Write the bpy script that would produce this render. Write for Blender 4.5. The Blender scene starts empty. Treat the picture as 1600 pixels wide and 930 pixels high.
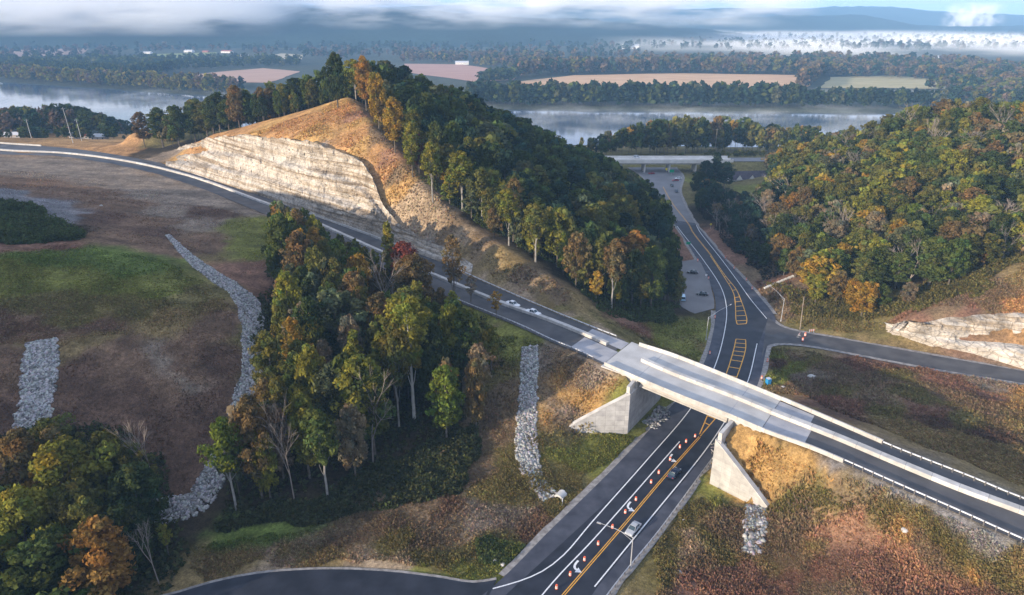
import bpy, math, random
import numpy as np
from mathutils import Vector, Matrix

SEED = 7
rnd = random.Random(SEED)
nr = np.random.default_rng(SEED)
scene = bpy.context.scene
COL = scene.collection

# ------------------------------------------------------------------ camera model (used to turn measured sight lines into ground positions)
FP, CX, CY, H = 1081.0, 800.0, 465.0, 107.0
PITCH = math.radians(22.37)
cp, sp = math.cos(PITCH), math.sin(PITCH)

def ray(x, y):
    u = (x - CX) / FP; v = -(y - CY) / FP
    return (u, cp + v * sp, -sp + v * cp)

def at(x, y, z=0.0):
    d = ray(x, y); t = (z - H) / d[2]
    return (d[0] * t, d[1] * t, z)

def proj(X, Y, Z):
    dz = Z - H; dep = Y * cp - dz * sp; up = Y * sp + dz * cp
    return CX + FP * X / dep, CY - FP * up / dep, dep

def WX(x, Y, z):
    """the point at depth Y, height z seen at column x"""
    dep = Y * cp - (z - H) * sp
    return ((x - CX) / FP * dep, Y, z)

cam_d = bpy.data.cameras.new('camera'); cam = bpy.data.objects.new('camera', cam_d); COL.objects.link(cam)
cam_d.sensor_width = 36.0; cam_d.lens = FP / 1600.0 * 36.0
cam_d.clip_start = 1.0; cam_d.clip_end = 40000.0
cam.location = (0, 0, H); cam.rotation_euler = (math.radians(90) - PITCH, 0, 0)
scene.camera = cam

# ------------------------------------------------------------------ helpers: objects
def link(o, parent=None):
    COL.objects.link(o)
    if parent is not None: o.parent = parent
    return o

def tag(o, label=None, cat=None, group=None, kind=None):
    if label: o['label'] = label
    if cat: o['category'] = cat
    if group: o['group'] = group
    if kind: o['kind'] = kind
    return o

def empty(name, loc=(0, 0, 0), rz=0.0):
    o = bpy.data.objects.new(name, None); o.location = loc; o.rotation_euler = (0, 0, rz)
    o.empty_display_size = 0.3
    return link(o)

def copy_tree(o, parent=None):
    c = o.copy(); link(c, parent)
    for ch in o.children: copy_tree(ch, c)
    return c

def mesh_np(name, V, Fc, mats=None, midx=None, smooth=False, col=None, parent=None, obj=True):
    """V (n,3), Fc (m,k) equal-size faces -> object"""
    V = np.asarray(V, np.float32); Fc = np.asarray(Fc, np.int32)
    me = bpy.data.meshes.new(name)
    n, (m, k) = len(V), Fc.shape
    me.vertices.add(n); me.vertices.foreach_set('co', V.ravel())
    me.loops.add(m * k); me.loops.foreach_set('vertex_index', Fc.ravel())
    me.polygons.add(m)
    me.polygons.foreach_set('loop_start', np.arange(0, m * k, k, dtype=np.int32))
    if midx is not None: me.polygons.foreach_set('material_index', np.asarray(midx, np.int32))
    if smooth: me.polygons.foreach_set('use_smooth', np.ones(m, bool))
    if col is not None:
        a = me.color_attributes.new('Col', 'FLOAT_COLOR', 'POINT')
        c4 = np.ones((n, 4), np.float32); c4[:, :3] = col; a.data.foreach_set('color', c4.ravel())
    me.update(calc_edges=True)
    for mt in (mats or []): me.materials.append(mt)
    if not obj: return me
    return link(bpy.data.objects.new(name, me), parent)

class MB:
    """collects polygons for ONE mesh object"""
    def __init__(s): s.v = []; s.f = []; s.m = []
    def quad_faces(s, vs, fs, mi=0):
        b = len(s.v); s.v += [tuple(map(float, p)) for p in vs]
        for f in fs: s.f.append([b + i for i in f]); s.m.append(mi)
    def box(s, c, size, rz=0.0, mi=0, taper=1.0):
        sx, sy, sz = size[0] / 2, size[1] / 2, size[2] / 2
        ca, sa = math.cos(rz), math.sin(rz); vs = []
        for dz in (-1, 1):
            t = taper if dz > 0 else 1.0
            for dx, dy in ((-1, -1), (1, -1), (1, 1), (-1, 1)):
                x, y = dx * sx * t, dy * sy * t
                vs.append((c[0] + x * ca - y * sa, c[1] + x * sa + y * ca, c[2] + dz * sz))
        s.quad_faces(vs, [(3, 2, 1, 0), (4, 5, 6, 7), (0, 1, 5, 4), (1, 2, 6, 5), (2, 3, 7, 6), (3, 0, 4, 7)], mi)
    def tube(s, p0, p1, r0, r1=None, n=8, mi=0, cap=True):
        r1 = r0 if r1 is None else r1
        p0, p1 = Vector(p0), Vector(p1); d = (p1 - p0).normalized()
        a = d.orthogonal().normalized(); b = d.cross(a); vs = []
        for p, r in ((p0, r0), (p1, r1)):
            for i in range(n):
                t = 2 * math.pi * i / n
                vs.append(p + a * (r * math.cos(t)) + b * (r * math.sin(t)))
        fs = [(i, (i + 1) % n, n + (i + 1) % n, n + i) for i in range(n)]
        if cap: fs += [tuple(range(n - 1, -1, -1)), tuple(range(n, 2 * n))]
        s.quad_faces(vs, fs, mi)
    def strip(s, A, B, mi=0):
        """quads between two equal-length polylines"""
        n = len(A); vs = list(A) + list(B)
        s.quad_faces(vs, [(i, i + 1, n + i + 1, n + i) for i in range(n - 1)], mi)
    def sweep(s, P, prof, mi=0, cap=True, closed=True):
        """profile (offset to the right of travel, up) swept along polyline P (3D)"""
        P = [Vector(p) for p in P]; n = len(P); k = len(prof); vs = []
        for i in range(n):
            t = (P[min(i + 1, n - 1)] - P[max(i - 1, 0)]); t.z = 0; t.normalize()
            r = Vector((t.y, -t.x, 0))
            for (o, u) in prof: vs.append(P[i] + r * o + Vector((0, 0, u)))
        fs = []
        for i in range(n - 1):
            for j in range(k if closed else k - 1):
                j2 = (j + 1) % k
                fs.append((i * k + j, i * k + j2, (i + 1) * k + j2, (i + 1) * k + j))
        if cap and closed: fs += [tuple(range(k)), tuple((n - 1) * k + j for j in range(k - 1, -1, -1))]
        s.quad_faces(vs, fs, mi)
    def poly_prism(s, pts, z0, z1, mi=0):
        n = len(pts); vs = [(p[0], p[1], z0) for p in pts] + [(p[0], p[1], z1) for p in pts]
        s.quad_faces(vs, [tuple(range(n - 1, -1, -1)), tuple(range(n, 2 * n))] + [(i, (i + 1) % n, n + (i + 1) % n, n + i) for i in range(n)], mi)
    def build(s, name, mats, parent=None, smooth=False, obj=True):
        me = bpy.data.meshes.new(name); me.from_pydata(s.v, [], s.f)
        for mt in (mats if isinstance(mats, (list, tuple)) else [mats]): me.materials.append(mt)
        me.polygons.foreach_set('material_index', s.m)
        if smooth: me.polygons.foreach_set('use_smooth', [True] * len(s.f))
        me.update()
        if not obj: return me
        return link(bpy.data.objects.new(name, me), parent)

# ------------------------------------------------------------------ helpers: curves in plan
def dens(P, step=1.0):
    P = np.asarray(P, float); out = [P[:1]]
    for a, b in zip(P[:-1], P[1:]):
        n = max(1, int(np.ceil(np.linalg.norm((b - a)[:2]) / step)))
        t = np.arange(1, n + 1)[:, None] / n; out.append(a + (b - a) * t)
    return np.concatenate(out)

def crom(P, step=3.0):
    """Catmull-Rom (centripetal-ish) through 3D points"""
    P = np.asarray(P, float); out = []
    Q = np.vstack([2 * P[0] - P[1], P, 2 * P[-1] - P[-2]])
    for i in range(1, len(Q) - 2):
        p0, p1, p2, p3 = Q[i - 1], Q[i], Q[i + 1], Q[i + 2]
        n = max(2, int(np.linalg.norm(p2 - p1) / step))
        d1 = np.linalg.norm(p1 - p0) ** .5 + 1e-6; d2 = np.linalg.norm(p2 - p1) ** .5 + 1e-6; d3 = np.linalg.norm(p3 - p2) ** .5 + 1e-6
        m1 = (p2 - p1) + d2 * ((p1 - p0) / d1 - (p2 - p0) / (d1 + d2))
        m2 = (p2 - p1) + d2 * ((p3 - p2) / d3 - (p3 - p1) / (d2 + d3))
        for t in np.arange(n) / n:
            t2, t3 = t * t, t * t * t
            out.append((2 * t3 - 3 * t2 + 1) * p1 + (t3 - 2 * t2 + t) * m1 + (-2 * t3 + 3 * t2) * p2 + (t3 - t2) * m2)
    out.append(P[-1]); return np.array(out)

def offs(P, d):
    """offset a polyline d metres to the right of travel (plan)"""
    P = np.asarray(P, float); T = np.gradient(P, axis=0); T[:, 2] = 0
    T /= np.linalg.norm(T, axis=1)[:, None] + 1e-9
    R = np.stack([T[:, 1], -T[:, 0], np.zeros(len(P))], 1)
    return P + R * (np.asarray(d)[:, None] if np.ndim(d) else d)

def resamp(P, n):
    P = np.asarray(P, float); s = np.r_[0, np.cumsum(np.linalg.norm(np.diff(P, axis=0), axis=1))]
    t = np.linspace(0, s[-1], n)
    return np.stack([np.interp(t, s, P[:, i]) for i in range(P.shape[1])], 1)

def inpoly(X, Y, poly):
    X = np.asarray(X, float); Y = np.asarray(Y, float); ins = np.zeros(X.shape, bool)
    n = len(poly); j = n - 1
    for i in range(n):
        xi, yi = poly[i][0], poly[i][1]; xj, yj = poly[j][0], poly[j][1]
        if yi != yj:
            c = ((yi > Y) != (yj > Y)) & (X < (xj - xi) * (Y - yi) / (yj - yi) + xi); ins ^= c
        j = i
    return ins

def vnoise(X, Y, sc, seed=0):
    """smooth value noise in plan, -1..1"""
    x = X / sc; y = Y / sc; xi = np.floor(x).astype(np.int64); yi = np.floor(y).astype(np.int64)
    fx = x - xi; fy = y - yi; fx = fx * fx * (3 - 2 * fx); fy = fy * fy * (3 - 2 * fy)
    def h(a, b):
        v = (a * 374761393 + b * 668265263 + seed * 1442695041) & 0x7fffffff
        v = ((v ^ (v >> 13)) * 1274126177) & 0x7fffffff
        return ((v ^ (v >> 16)) & 0xffff) / 32767.5 - 1
    return (h(xi, yi) * (1 - fx) + h(xi + 1, yi) * fx) * (1 - fy) + (h(xi, yi + 1) * (1 - fx) + h(xi + 1, yi + 1) * fx) * fy

def fbm(X, Y, sc, seed=0, o=4):
    r = 0; a = 1.0; t = 0
    for i in range(o): r = r + a * vnoise(X, Y, sc / 2 ** i, seed + i * 17); t += a; a *= .5
    return r / t

# ------------------------------------------------------------------ road alignments (metres)
def hwz(x):
    return float(np.interp(x, [0, 200, 400, 590, 711, 850, 960, 1600], [23.5, 21.5, 19, 17, 16, 15.3, 15, 15]))
def hw(pts): return [at(x, y, hwz(x)) for x, y in pts]

HW_FAR = crom([(-520, 500, 24.5), (-440, 521, 24)] + hw([(0, 224), (100, 231), (200, 245), (300, 267), (400, 299), (473, 327), (587, 368), (650, 393), (719, 424), (807, 463), (880, 494), (988, 536), (1050, 556), (1170, 604), (1300, 659), (1400, 702), (1520, 749), (1600, 782)]) + [(150, 80, 15)], 3)
HW_MED = crom([(-510, 482, 24.5), (-430, 506, 24)] + hw([(0, 235), (100, 240), (200, 253), (300, 277), (400, 313), (475, 341), (587, 391), (711, 445), (792, 478), (855, 500), (915, 524), (962, 545), (1050, 584), (1155, 624), (1205, 645), (1300, 682), (1400, 724), (1500, 765), (1600, 802)]) + [(142, 74, 15)], 3)
HW_NEAR = crom([(-500, 464, 24.5), (-420, 490, 24)] + hw([(0, 246), (100, 250), (200, 264), (300, 290), (400, 329), (475, 360), (587, 414), (707, 468), (812, 511), (863, 535), (898, 549), (942, 570), (1050, 617), (1136, 651), (1192, 675), (1265, 701), (1317, 723), (1400, 760), (1520, 813), (1600, 849)]) + [(134, 67, 15)], 3)

def g0(pts, z=0.0): return [at(x, y, z) for x, y in pts]
MR_C = crom([(-45, 30, 0), (-17, 67.5, 0)] + g0([(882, 928), (970, 826), (1040, 743), (1093, 683), (1110, 658), (1141, 580), (1153, 530), (1159, 490), (1151, 458), (1137, 438), (1113, 407), (1082, 362), (1077, 352), (1050, 317), (1036, 292), (1027, 275)]) + [(105, 516, 0)], 2.5)
MR_L = crom([(-62, 41, 0), (-34, 78.5, 0)] + g0([(760, 925), (860, 828), (960, 730), (1030, 655), (1075, 605), (1100, 567), (1114, 521), (1118, 490), (1117, 465), (1106, 436), (1091, 408), (1058, 355), (1040, 325), (1018, 290), (1000, 272)]) + [(88, 516, 0)], 2.5)
MR_R = crom([(-36, 23, 0), (-9, 62, 0)] + g0([(948, 928), (1027, 830), (1090, 745), (1130, 690), (1182, 605), (1198, 543), (1203, 520), (1212, 499), (1187, 464), (1162, 436), (1133, 405), (1099, 364), (1087, 350), (1062, 299), (1066, 275)]) + [(122, 516, 0)], 2.5)
SR_U = crom(g0([(1199, 495), (1222, 511), (1252, 519)]) + [at(1300, 527, .3), at(1433, 551, 1.2), at(1600, 580, 2.2), at(1800, 612, 3.2)], 2.5)
SR_L = crom(g0([(1190, 560), (1201, 539), (1225, 536), (1267, 540)]) + [at(1360, 557, .6), at(1467, 577, 1.2), at(1600, 599, 2.2), at(1800, 634, 3.2)], 2.5)
RP_U = crom([(-105, 70, -2.4)] + [at(*q) for q in [(150, 965, -2.2), (280, 926, -2.0), (330, 911, -1.8), (400, 897, -1.5), (500, 890, -1.2), (600, 893, -.9), (680, 902, -.5), (740, 911, -.2), (776, 906, 0)]], 2.5)
RP_L = crom([(-105, 52, -2.4), (-75, 76, -2.2), (-50, 90, -1.8), (-32, 91, -1.0), (-20, 86, -.3), (-14, 78, 0)], 2.5)

# abutment corners
A0 = np.array([31.6, 161.0]); DA = np.array([.575, .818]); A1 = A0 + DA * 22
AW = np.array([15.6, 160.5])                       # tip of the western wing wall
B0 = np.array([48.6, 140.0]); B1 = B0 + DA * 24
BW = np.array([58.6, 128.6])                       # tip of the eastern wing wall

# ------------------------------------------------------------------ terrain
gx = np.arange(-300, 341, 1.6); gy = np.arange(62, 560, 1.6)
def grow(start, stop, d0, k):
    out = []; p = start; d = d0
    while p < stop: d *= k; p += d; out.append(p)
    return out
gx = np.r_[-np.array(grow(300, 9000, 1.6, 1.09))[::-1], gx, np.array(grow(gx[-1], 9500, 1.6, 1.09))]
gy = np.r_[62 - np.array(grow(0, 900, 1.6, 1.16))[::-1], gy, np.array(grow(gy[-1], 11500, 1.6, 1.032))]
NX, NY = len(gx), len(gy)
GX, GY = np.meshgrid(gx, gy, indexing='ij')
S0 = np.zeros((NX, NY)); C0 = np.zeros((NX, NY))

def ix(X, Y):
    i = np.searchsorted(gx, X); i = np.clip(i, 1, NX - 1); i = np.where(np.abs(gx[i - 1] - X) < np.abs(gx[i] - X), i - 1, i)
    j = np.searchsorted(gy, Y); j = np.clip(j, 1, NY - 1); j = np.where(np.abs(gy[j - 1] - Y) < np.abs(gy[j] - Y), j - 1, j)
    return i, j

def fix(P, step=1.0, line=True):
    P = np.asarray(P, float)
    if line and len(P) > 1: P = dens(P, step)
    i, j = ix(P[:, 0], P[:, 1]); np.add.at(S0, (i, j), P[:, 2]); np.add.at(C0, (i, j), 1.0)

def PX(pts): return np.array([at(x, y, z) for x, y, z in pts])
def pts(l): fix(PX(l), line=False)
def lin(l): fix(PX(l))

RIV_FAR = np.array([(-9000, 5200), (-2600, 2250), (-1130, 1490), (-500, 1183), (-180, 1050), (0, 1008), (460, 968), (900, 985), (1800, 1150), (9500, 3000)], float)
RIV_NEAR = np.array([(-9000, 4600), (-2600, 1700), (-900, 960), (-520, 845), (-250, 765), (70, 712), (400, 690), (900, 700), (1800, 860), (9500, 2500)], float)
YF = np.interp(gx, RIV_FAR[:, 0], RIV_FAR[:, 1]); YN = np.interp(gx, RIV_NEAR[:, 0], RIV_NEAR[:, 1])

# far lowland: fixed everywhere beyond the near bank
far = GY > (YN[:, None] - 15)
zf = np.full((NX, NY), -16.0)
d = np.minimum(GY - YN[:, None], YF[:, None] - GY)          # >0 inside the river
zf = np.where(d > -8, -16 - 10 * np.clip((d + 8) / 14, 0, 1), zf)
S0[far] = zf[far]; C0[far] = 1

# left: dirt field, berm beside the highway, grass mound, bench, fill slope
berm = offs(HW_NEAR, 3.0); bx = np.array([proj(*p)[0] for p in HW_NEAR])
up = np.interp(bx, [-200, 0, 330, 420, 480], [4.0, 3.6, 3.0, 1.2, -.6]); sel = bx < 480
fix((berm + np.c_[np.zeros((len(berm), 2)), up])[sel])
pts([(20, 262, 28), (100, 275, 27), (200, 290, 25), (300, 312, 22.5), (380, 338, 20), (250, 340, 22.5), (150, 320, 26), (60, 312, 30),
     (0, 330, 33), (60, 350, 32), (120, 370, 30), (0, 385, 30.5), (100, 395, 29.5), (200, 400, 27.5), (260, 410, 25.5), (330, 442, 21),
     (0, 300, 33), (-150, 330, 42), (-150, 480, 33), (-300, 420, 50), (-60, 400, 33)])
fix([(-335, -420, 60), (-330, -160, 64), (-326, -50, 68), (-324, 10, 84), (-322, 45, 103), (-320, 105, 97), (-318, 140, 91), (-316, 185, 83), (-318, 222, 74), (-322, 245, 65), (-328, 268, 48)])  # unseen ridge left of frame, heights shaped so its shadow covers the low ground
fix([(-520, -160, 40), (-520, 300, 42)]); fix([(-360, 330, 36), (-420, 400, 28)])
fix([(-240, -150, 24), (-215, 60, 14), (-190, 110, 12)])
lin([(-150, 565, 21), (0, 545, 20), (100, 535, 20), (250, 510, 20), (350, 482, 19.6), (368, 472, 19.4)])
lin([(-120, 525, 23), (0, 515, 21.6), (200, 485, 21.6), (300, 468, 21)])
lin([(-200, 790, 0), (0, 775, -.5), (100, 780, -1.2), (200, 792, -1.8), (240, 803, -2.2)])
CH = [(262, 368, 23.5), (285, 392, 21.8), (315, 418, 20.4), (350, 442, 19.3), (378, 462, 18), (392, 490, 16.2), (397, 540, 12.8), (392, 600, 9), (378, 650, 6), (352, 705, 3), (328, 755, .5), (300, 792, -1.5), (232, 803, -2.4)]
lin(CH)
pts([(425, 420, 17.4), (430, 480, 13.5), (440, 560, 9), (430, 640, 5), (410, 720, .8), (300, 700, 4.2), (200, 650, 9), (300, 600, 11), (60, 640, 11.5), (200, 580, 14.4), (330, 560, 13.2), (60, 590, 15.5)])
# ravine of the middle wood, ground in front of it
lin([(340, 822, -2), (450, 800, -2), (500, 787, -1.6), (620, 737, 0), (700, 702, 1.4), (745, 680, 2.6), (780, 640, 5)])
pts([(600, 560, 4.5), (500, 560, 7), (690, 560, 6), (550, 480, 9), (600, 640, 2), (500, 680, 1), (650, 480, 8.5),
     (560, 805, -1), (700, 782, -.6), (780, 800, -.6), (820, 800, -1.4), (835, 830, -1.8), (815, 850, -1.6), (450, 850, -1.6), (600, 850, -1.1), (750, 862, -1.3), (330, 885, -2.2),
     (200, 860, -3), (100, 900, -3.5), (0, 900, -3), (250, 930, -2.6)])
RR = [(827, 546, 12.2), (826, 600, 8.3), (823, 660, 4.6), (824, 710, 2), (836, 750, .4), (856, 778, -.8)]
lin(RR)
pts([(790, 560, 11), (780, 600, 7.5), (870, 600, 9.5), (866, 640, 6), (885, 700, 1.2), (930, 720, .2), (960, 700, .4), (1000, 690, .4), (880, 750, -.2), (860, 800, -.9), (900, 640, 6.5), (935, 615, 9.2), (770, 660, 3.2), (780, 730, .6)])
# western hill: cut, crest, spur, flank
RK_FOOT = [(258, 258), (300, 270), (350, 287), (400, 302), (473, 329), (520, 346), (587, 369), (640, 390), (690, 408), (735, 432)]
RKF = np.array([at(x, y, hwz(x) + .6) for x, y in RK_FOOT])
RKT = np.array([WX(262, 455, 23.5), WX(300, 436, 32), WX(350, 401, 42), WX(400, 373, 46), WX(480, 336, 49.5), WX(555, 317, 45), WX(580, 304, 39.5), WX(602, 291, 29), WX(640, 277, 23), WX(690, 262, 20.5), WX(738, 247, 17)])
RKT_b = RKT + np.array([2.5, 2.5, 0]); RKF_b = RKF + np.array([1.5, 2.0, 0])
fix(RKF_b); fix(RKT_b)
fix([WX(545, 396, 65), WX(490, 402, 58), WX(440, 410, 52), WX(395, 420, 46), WX(350, 432, 40), WX(330, 450, 35)])
fix([WX(545, 396, 65), WX(580, 340, 56.5), WX(612, 322, 50), WX(640, 303, 42.5), WX(690, 272, 33), WX(740, 263, 27), WX(795, 245, 24), WX(850, 231, 21.5), WX(890, 224, 18), WX(920, 218, 13.5)])
fix([WX(520, 365, 58), WX(480, 350, 54)])
fix([WX(600, 430, 59), WX(650, 436, 51), WX(720, 440, 40), WX(800, 440, 27), WX(860, 440, 15), WX(900, 445, 7), WX(950, 450, .5)])
pts([(985, 503, 2.5), (1040, 520, 1), (1010, 560, 1), (1060, 540, .3), (1050, 480, .2), (1045, 430, .3), (1075, 470, 0), (1078, 420, 0)])
fix([WX(195, 468, 23), WX(215, 466, 23), WX(245, 470, 22.5), WX(275, 480, 24)])
fix([WX(198, 482, 31), WX(255, 494, 32.5), WX(330, 504, 34)]); fix([WX(194, 480, 24), WX(192, 500, 20)])
fix([(-420, 640, 6), (-300, 640, 4), (-200, 620, 6), (-80, 580, 8), (20, 560, 6)]); fix([(-700, 640, 4), (-900, 500, 20)])
# far trunk road on its bank
fix([(-60, 505, 8), (40, 498, 8), (76, 496, 8)]); fix([(146, 496, 8), (260, 498, 9), (420, 505, 10)])
fix([(-60, 518, 8), (40, 513, 8), (76, 511, 8)]); fix([(146, 511, 8), (260, 513, 9), (420, 520, 10)])
fix([(81, 500, .2), (81, 510, .2)]); fix([(138, 500, .2), (138, 510, .2)])
fix([(60, 478, 1), (72, 478, 0)]); fix([(150, 478, 1), (260, 480, 2)]); fix([(20, 570, -4), (110, 580, -2), (300, 585, -2)])
# eastern hill
fix([WX(1195, 490, 4), WX(1230, 470, 10), WX(1300, 452, 18.5), WX(1400, 440, 34), WX(1500, 422, 45), WX(1600, 402, 45), WX(1750, 390, 40)])
fix([WX(1600, 330, 33), WX(1540, 330, 33), WX(1450, 330, 28), WX(1350, 330, 18), WX(1270, 330, 9), WX(1220, 330, 4)])
RKE_F = np.array([at(1385, 519, 3.2), at(1430, 537, 2.2), at(1500, 551, 2.4), at(1600, 574, 3), at(1700, 596, 3.6)])
RKE_T = np.array([at(1384, 512, 4.2), at(1432, 501, 10.4), at(1500, 502, 11.6), at(1600, 494, 14.8), at(1700, 490, 18)])
fix(RKE_F + np.array([.4, 1.4, 0])); fix(RKE_T + np.array([.6, 2.4, 0]))
pts([(1185, 452, .4), (1230, 500, .8), (1262, 494, 1.8), (1330, 502, 2.8), (1380, 508, 4), (1420, 485, 12), (1480, 462, 17), (1540, 425, 23), (1600, 400, 27), (1700, 390, 31), (1190, 420, 2), (1230, 440, 3), (1150, 380, 1), (1130, 350, 1.4), (1110, 310, 1)])
fix([(250, 560, 1), (420, 570, 4), (700, 560, 10)]); fix([(420, 420, 36), (520, 300, 40), (600, 450, 30)]); fix([(330, 150, 14), (500, 100, 20)])
pts([(1240, 600, 1), (1300, 590, 2), (1300, 620, 2), (1400, 600, 2.6), (1400, 640, 3.5), (1500, 680, 5), (1500, 630, 3.4), (1600, 720, 6.5), (1600, 640, 4), (1230, 620, 1.4), (1205, 610, .4), (1350, 660, 5), (1450, 690, 6.5), (1560, 728, 8)])
# south of the highway, right of the main road
pts([(1000, 890, -.6), (1040, 852, -1), (1090, 795, -.6), (1100, 772, 0), (1140, 810, .6), (1180, 865, .2), (1120, 900, -.4), (1060, 925, -.8), (1250, 900, 1.5), (1350, 925, 3), (1450, 925, 4.6), (1600, 930, 8), (1190, 800, 1.8), (1250, 815, 3.4), (1300, 835, 4.8), (1400, 858, 7), (1500, 890, 8), (1700, 1000, 8)])
fix([(-330, -300, 20), (0, -300, 10), (300, -200, 15)]); fix([(20, 60, 0), (60, 40, 2)]); fix([(-120, 60, -3), (-60, 30, -2)])
fix([(9000, -600, 20), (9000, 500, 10)]); fix([(-9000, -600, 20), (-9000, 900, 10)])

CULV = (GX > 81) & (GX < 138) & (GY > 462) & (GY < 522)
def put(mask, z):
    S0[mask] = (z if np.ndim(z) == 0 else z[mask]); C0[mask] = 1.0

put(CULV, -.15)
# walls of the bridge ends
WALLS = []
def walls(c, e, ztop, zbot, nrm):
    """ground behind the wall c->e (against nrm) is ztop, in front zbot (both linear along it)"""
    c, e, nrm = np.array(c, float), np.array(e, float), np.array(nrm, float); L_ = np.linalg.norm(e - c); u = (e - c) / L_
    s = (GX - c[0]) * u[0] + (GY - c[1]) * u[1]; w = (GX - c[0]) * nrm[0] + (GY - c[1]) * nrm[1]; t = np.clip(s / L_, 0, 1)
    WALLS.append((c, e, nrm, ztop, zbot, s, w, t, L_))
    m = (s > -.3) & (s < L_ + .3)
    for mm, zz in ((m & (w >= -.5) & (w < 3), zbot), (m & (w < -.5) & (w > -3.6), ztop)):
        z = zz[0] + (zz[1] - zz[0]) * t; S0[mm] = z[mm]; C0[mm] = 1
NA = np.array([DA[1], -DA[0]])                       # from west abutment towards the road
DAW = (AW - A0) / np.linalg.norm(AW - A0); DBW = (BW - B0) / np.linalg.norm(BW - B0)
walls(A0, A1, (12.3, 12.3), (.6, .8), NA); walls(B0, B1, (12.3, 12.3), (.2, .4), -NA)
walls(A0, AW, (12.2, 2.7), (.3, 1.2), (-DAW[1], DAW[0])); walls(B0, BW, (11.8, 1.8), (-.1, .5), (DBW[1], -DBW[0]))

# road corridors are flat
def corridor(L, R, pad, drop, skip=None):
    Lo, Ro = offs(L, -pad), offs(R, pad); poly = np.r_[Lo, Ro[::-1]]
    m = inpoly(GX, GY, poly)
    if skip is not None: m &= ~inpoly(GX, GY, skip)
    ii = np.argwhere(m)
    if not len(ii): return
    C = np.r_[resamp(L, 400), resamp(R, 400)]
    q = np.c_[gx[ii[:, 0]], gy[ii[:, 1]]]; z = np.empty(len(q))
    for k in range(0, len(q), 2000):
        dd = ((q[k:k + 2000, None, :] - C[None, :, :2]) ** 2).sum(2); z[k:k + 2000] = C[dd.argmin(1), 2]
    S0[ii[:, 0], ii[:, 1]] = z - drop; C0[ii[:, 0], ii[:, 1]] = 1
GAP = [A0 - DA * 12 + NA * -3, A1 + DA * 12 + NA * -3, B1 + DA * 12 + NA * 3, B0 - DA * 12 + NA * 3]
corridor(HW_FAR[:, :], HW_NEAR, 1.6, .35, GAP)
corridor(MR_L, MR_R, 1.0, .3); corridor(SR_U, SR_L, 1.0, .3); corridor(RP_U, RP_L, .8, .3)
PARK = [at(x, y)[:2] for x, y in [(1052, 410), (1090, 405), (1096, 412), (1109, 440), (1116, 470), (1116, 482), (1086, 490), (1078, 487), (1062, 478), (1058, 450)]]
put(inpoly(GX, GY, PARK), -.2)

def solve(S, C, it):
    fixed = C > 0; Z0 = np.where(fixed, S / np.maximum(C, 1e-9), 0)
    if min(S.shape) > 24:
        nx, ny = (S.shape[0] + 1) // 2, (S.shape[1] + 1) // 2
        Sp = np.zeros((nx * 2, ny * 2)); Cp = Sp.copy(); Sp[:S.shape[0], :S.shape[1]] = Z0; Cp[:S.shape[0], :S.shape[1]] = fixed
        Sc = Sp.reshape(nx, 2, ny, 2).sum((1, 3)); Cc = Cp.reshape(nx, 2, ny, 2).sum((1, 3))
        Zc = solve(Sc, Cc, it)
        Z = np.repeat(np.repeat(Zc, 2, 0), 2, 1)[:S.shape[0], :S.shape[1]]
    else: Z = np.full(S.shape, Z0[fixed].mean() if fixed.any() else 0)
    Z = np.where(fixed, Z0, Z)
    for _ in range(it):
        Pd = np.pad(Z, 1, mode='edge'); N = (Pd[2:, 1:-1] + Pd[:-2, 1:-1] + Pd[1:-1, 2:] + Pd[1:-1, :-2]) * .25
        Z = np.where(fixed, Z0, N)
    return Z
# unfixed verts only relax; afterwards soften the creases of single control points but keep the roads
KEEP = np.zeros((NX, NY), bool)
ZG = solve(S0, C0, 160)
for L, R, pd in ((HW_FAR, HW_NEAR, 1.2), (MR_L, MR_R, 1.), (SR_U, SR_L, 1.), (RP_U, RP_L, .8)):
    KEEP |= inpoly(GX, GY, np.r_[offs(L, -pd), offs(R, pd)[::-1]])
KEEP |= inpoly(GX, GY, PARK)
for (c, e, nrm, zt, zb, s, w, t, L_) in WALLS: KEEP |= (s > -.3) & (s < L_ + .3) & (w < 3) & (w > -3.6)
for _ in range(5):
    Pd = np.pad(ZG, 1, mode='edge'); N = (Pd[2:, 1:-1] + Pd[:-2, 1:-1] + Pd[1:-1, 2:] + Pd[1:-1, :-2]) * .25
    ZG = np.where(KEEP | far, ZG, ZG * .3 + N * .7)
near = (np.abs(GX) < 600) & (GY < 700) & ~KEEP & ~far
KD = KEEP.astype(float)
for _ in range(4):
    Pd = np.pad(KD, 1, mode='edge'); KD = np.maximum(KD, (Pd[2:, 1:-1] + Pd[:-2, 1:-1] + Pd[1:-1, 2:] + Pd[1:-1, :-2]) * .25)
ZG = ZG + np.where(near, (fbm(GX, GY, 14, 3) * .55 + fbm(GX, GY, 4, 9, 2) * .16) * (1 - KD), 0)

# pull the ground vertices next to the walls onto the wall line, so that no slope pokes through a wall
GXM, GYM = GX.copy(), GY.copy()
for (c, e, nrm, zt, zb, s, w, t, L_) in WALLS:
    m = (s > -.3) & (s < L_ + .3)
    for mm, tgt, zz in ((m & (w >= -.5) & (w < 1.1), -.12, zb), (m & (w < -.5) & (w > -2.1), -1.0, zt)):
        d = tgt - w; GXM[mm] = (GX + d * nrm[0])[mm]; GYM[mm] = (GY + d * nrm[1])[mm]; ZG[mm] = (zz[0] + (zz[1] - zz[0]) * t)[mm]

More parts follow.
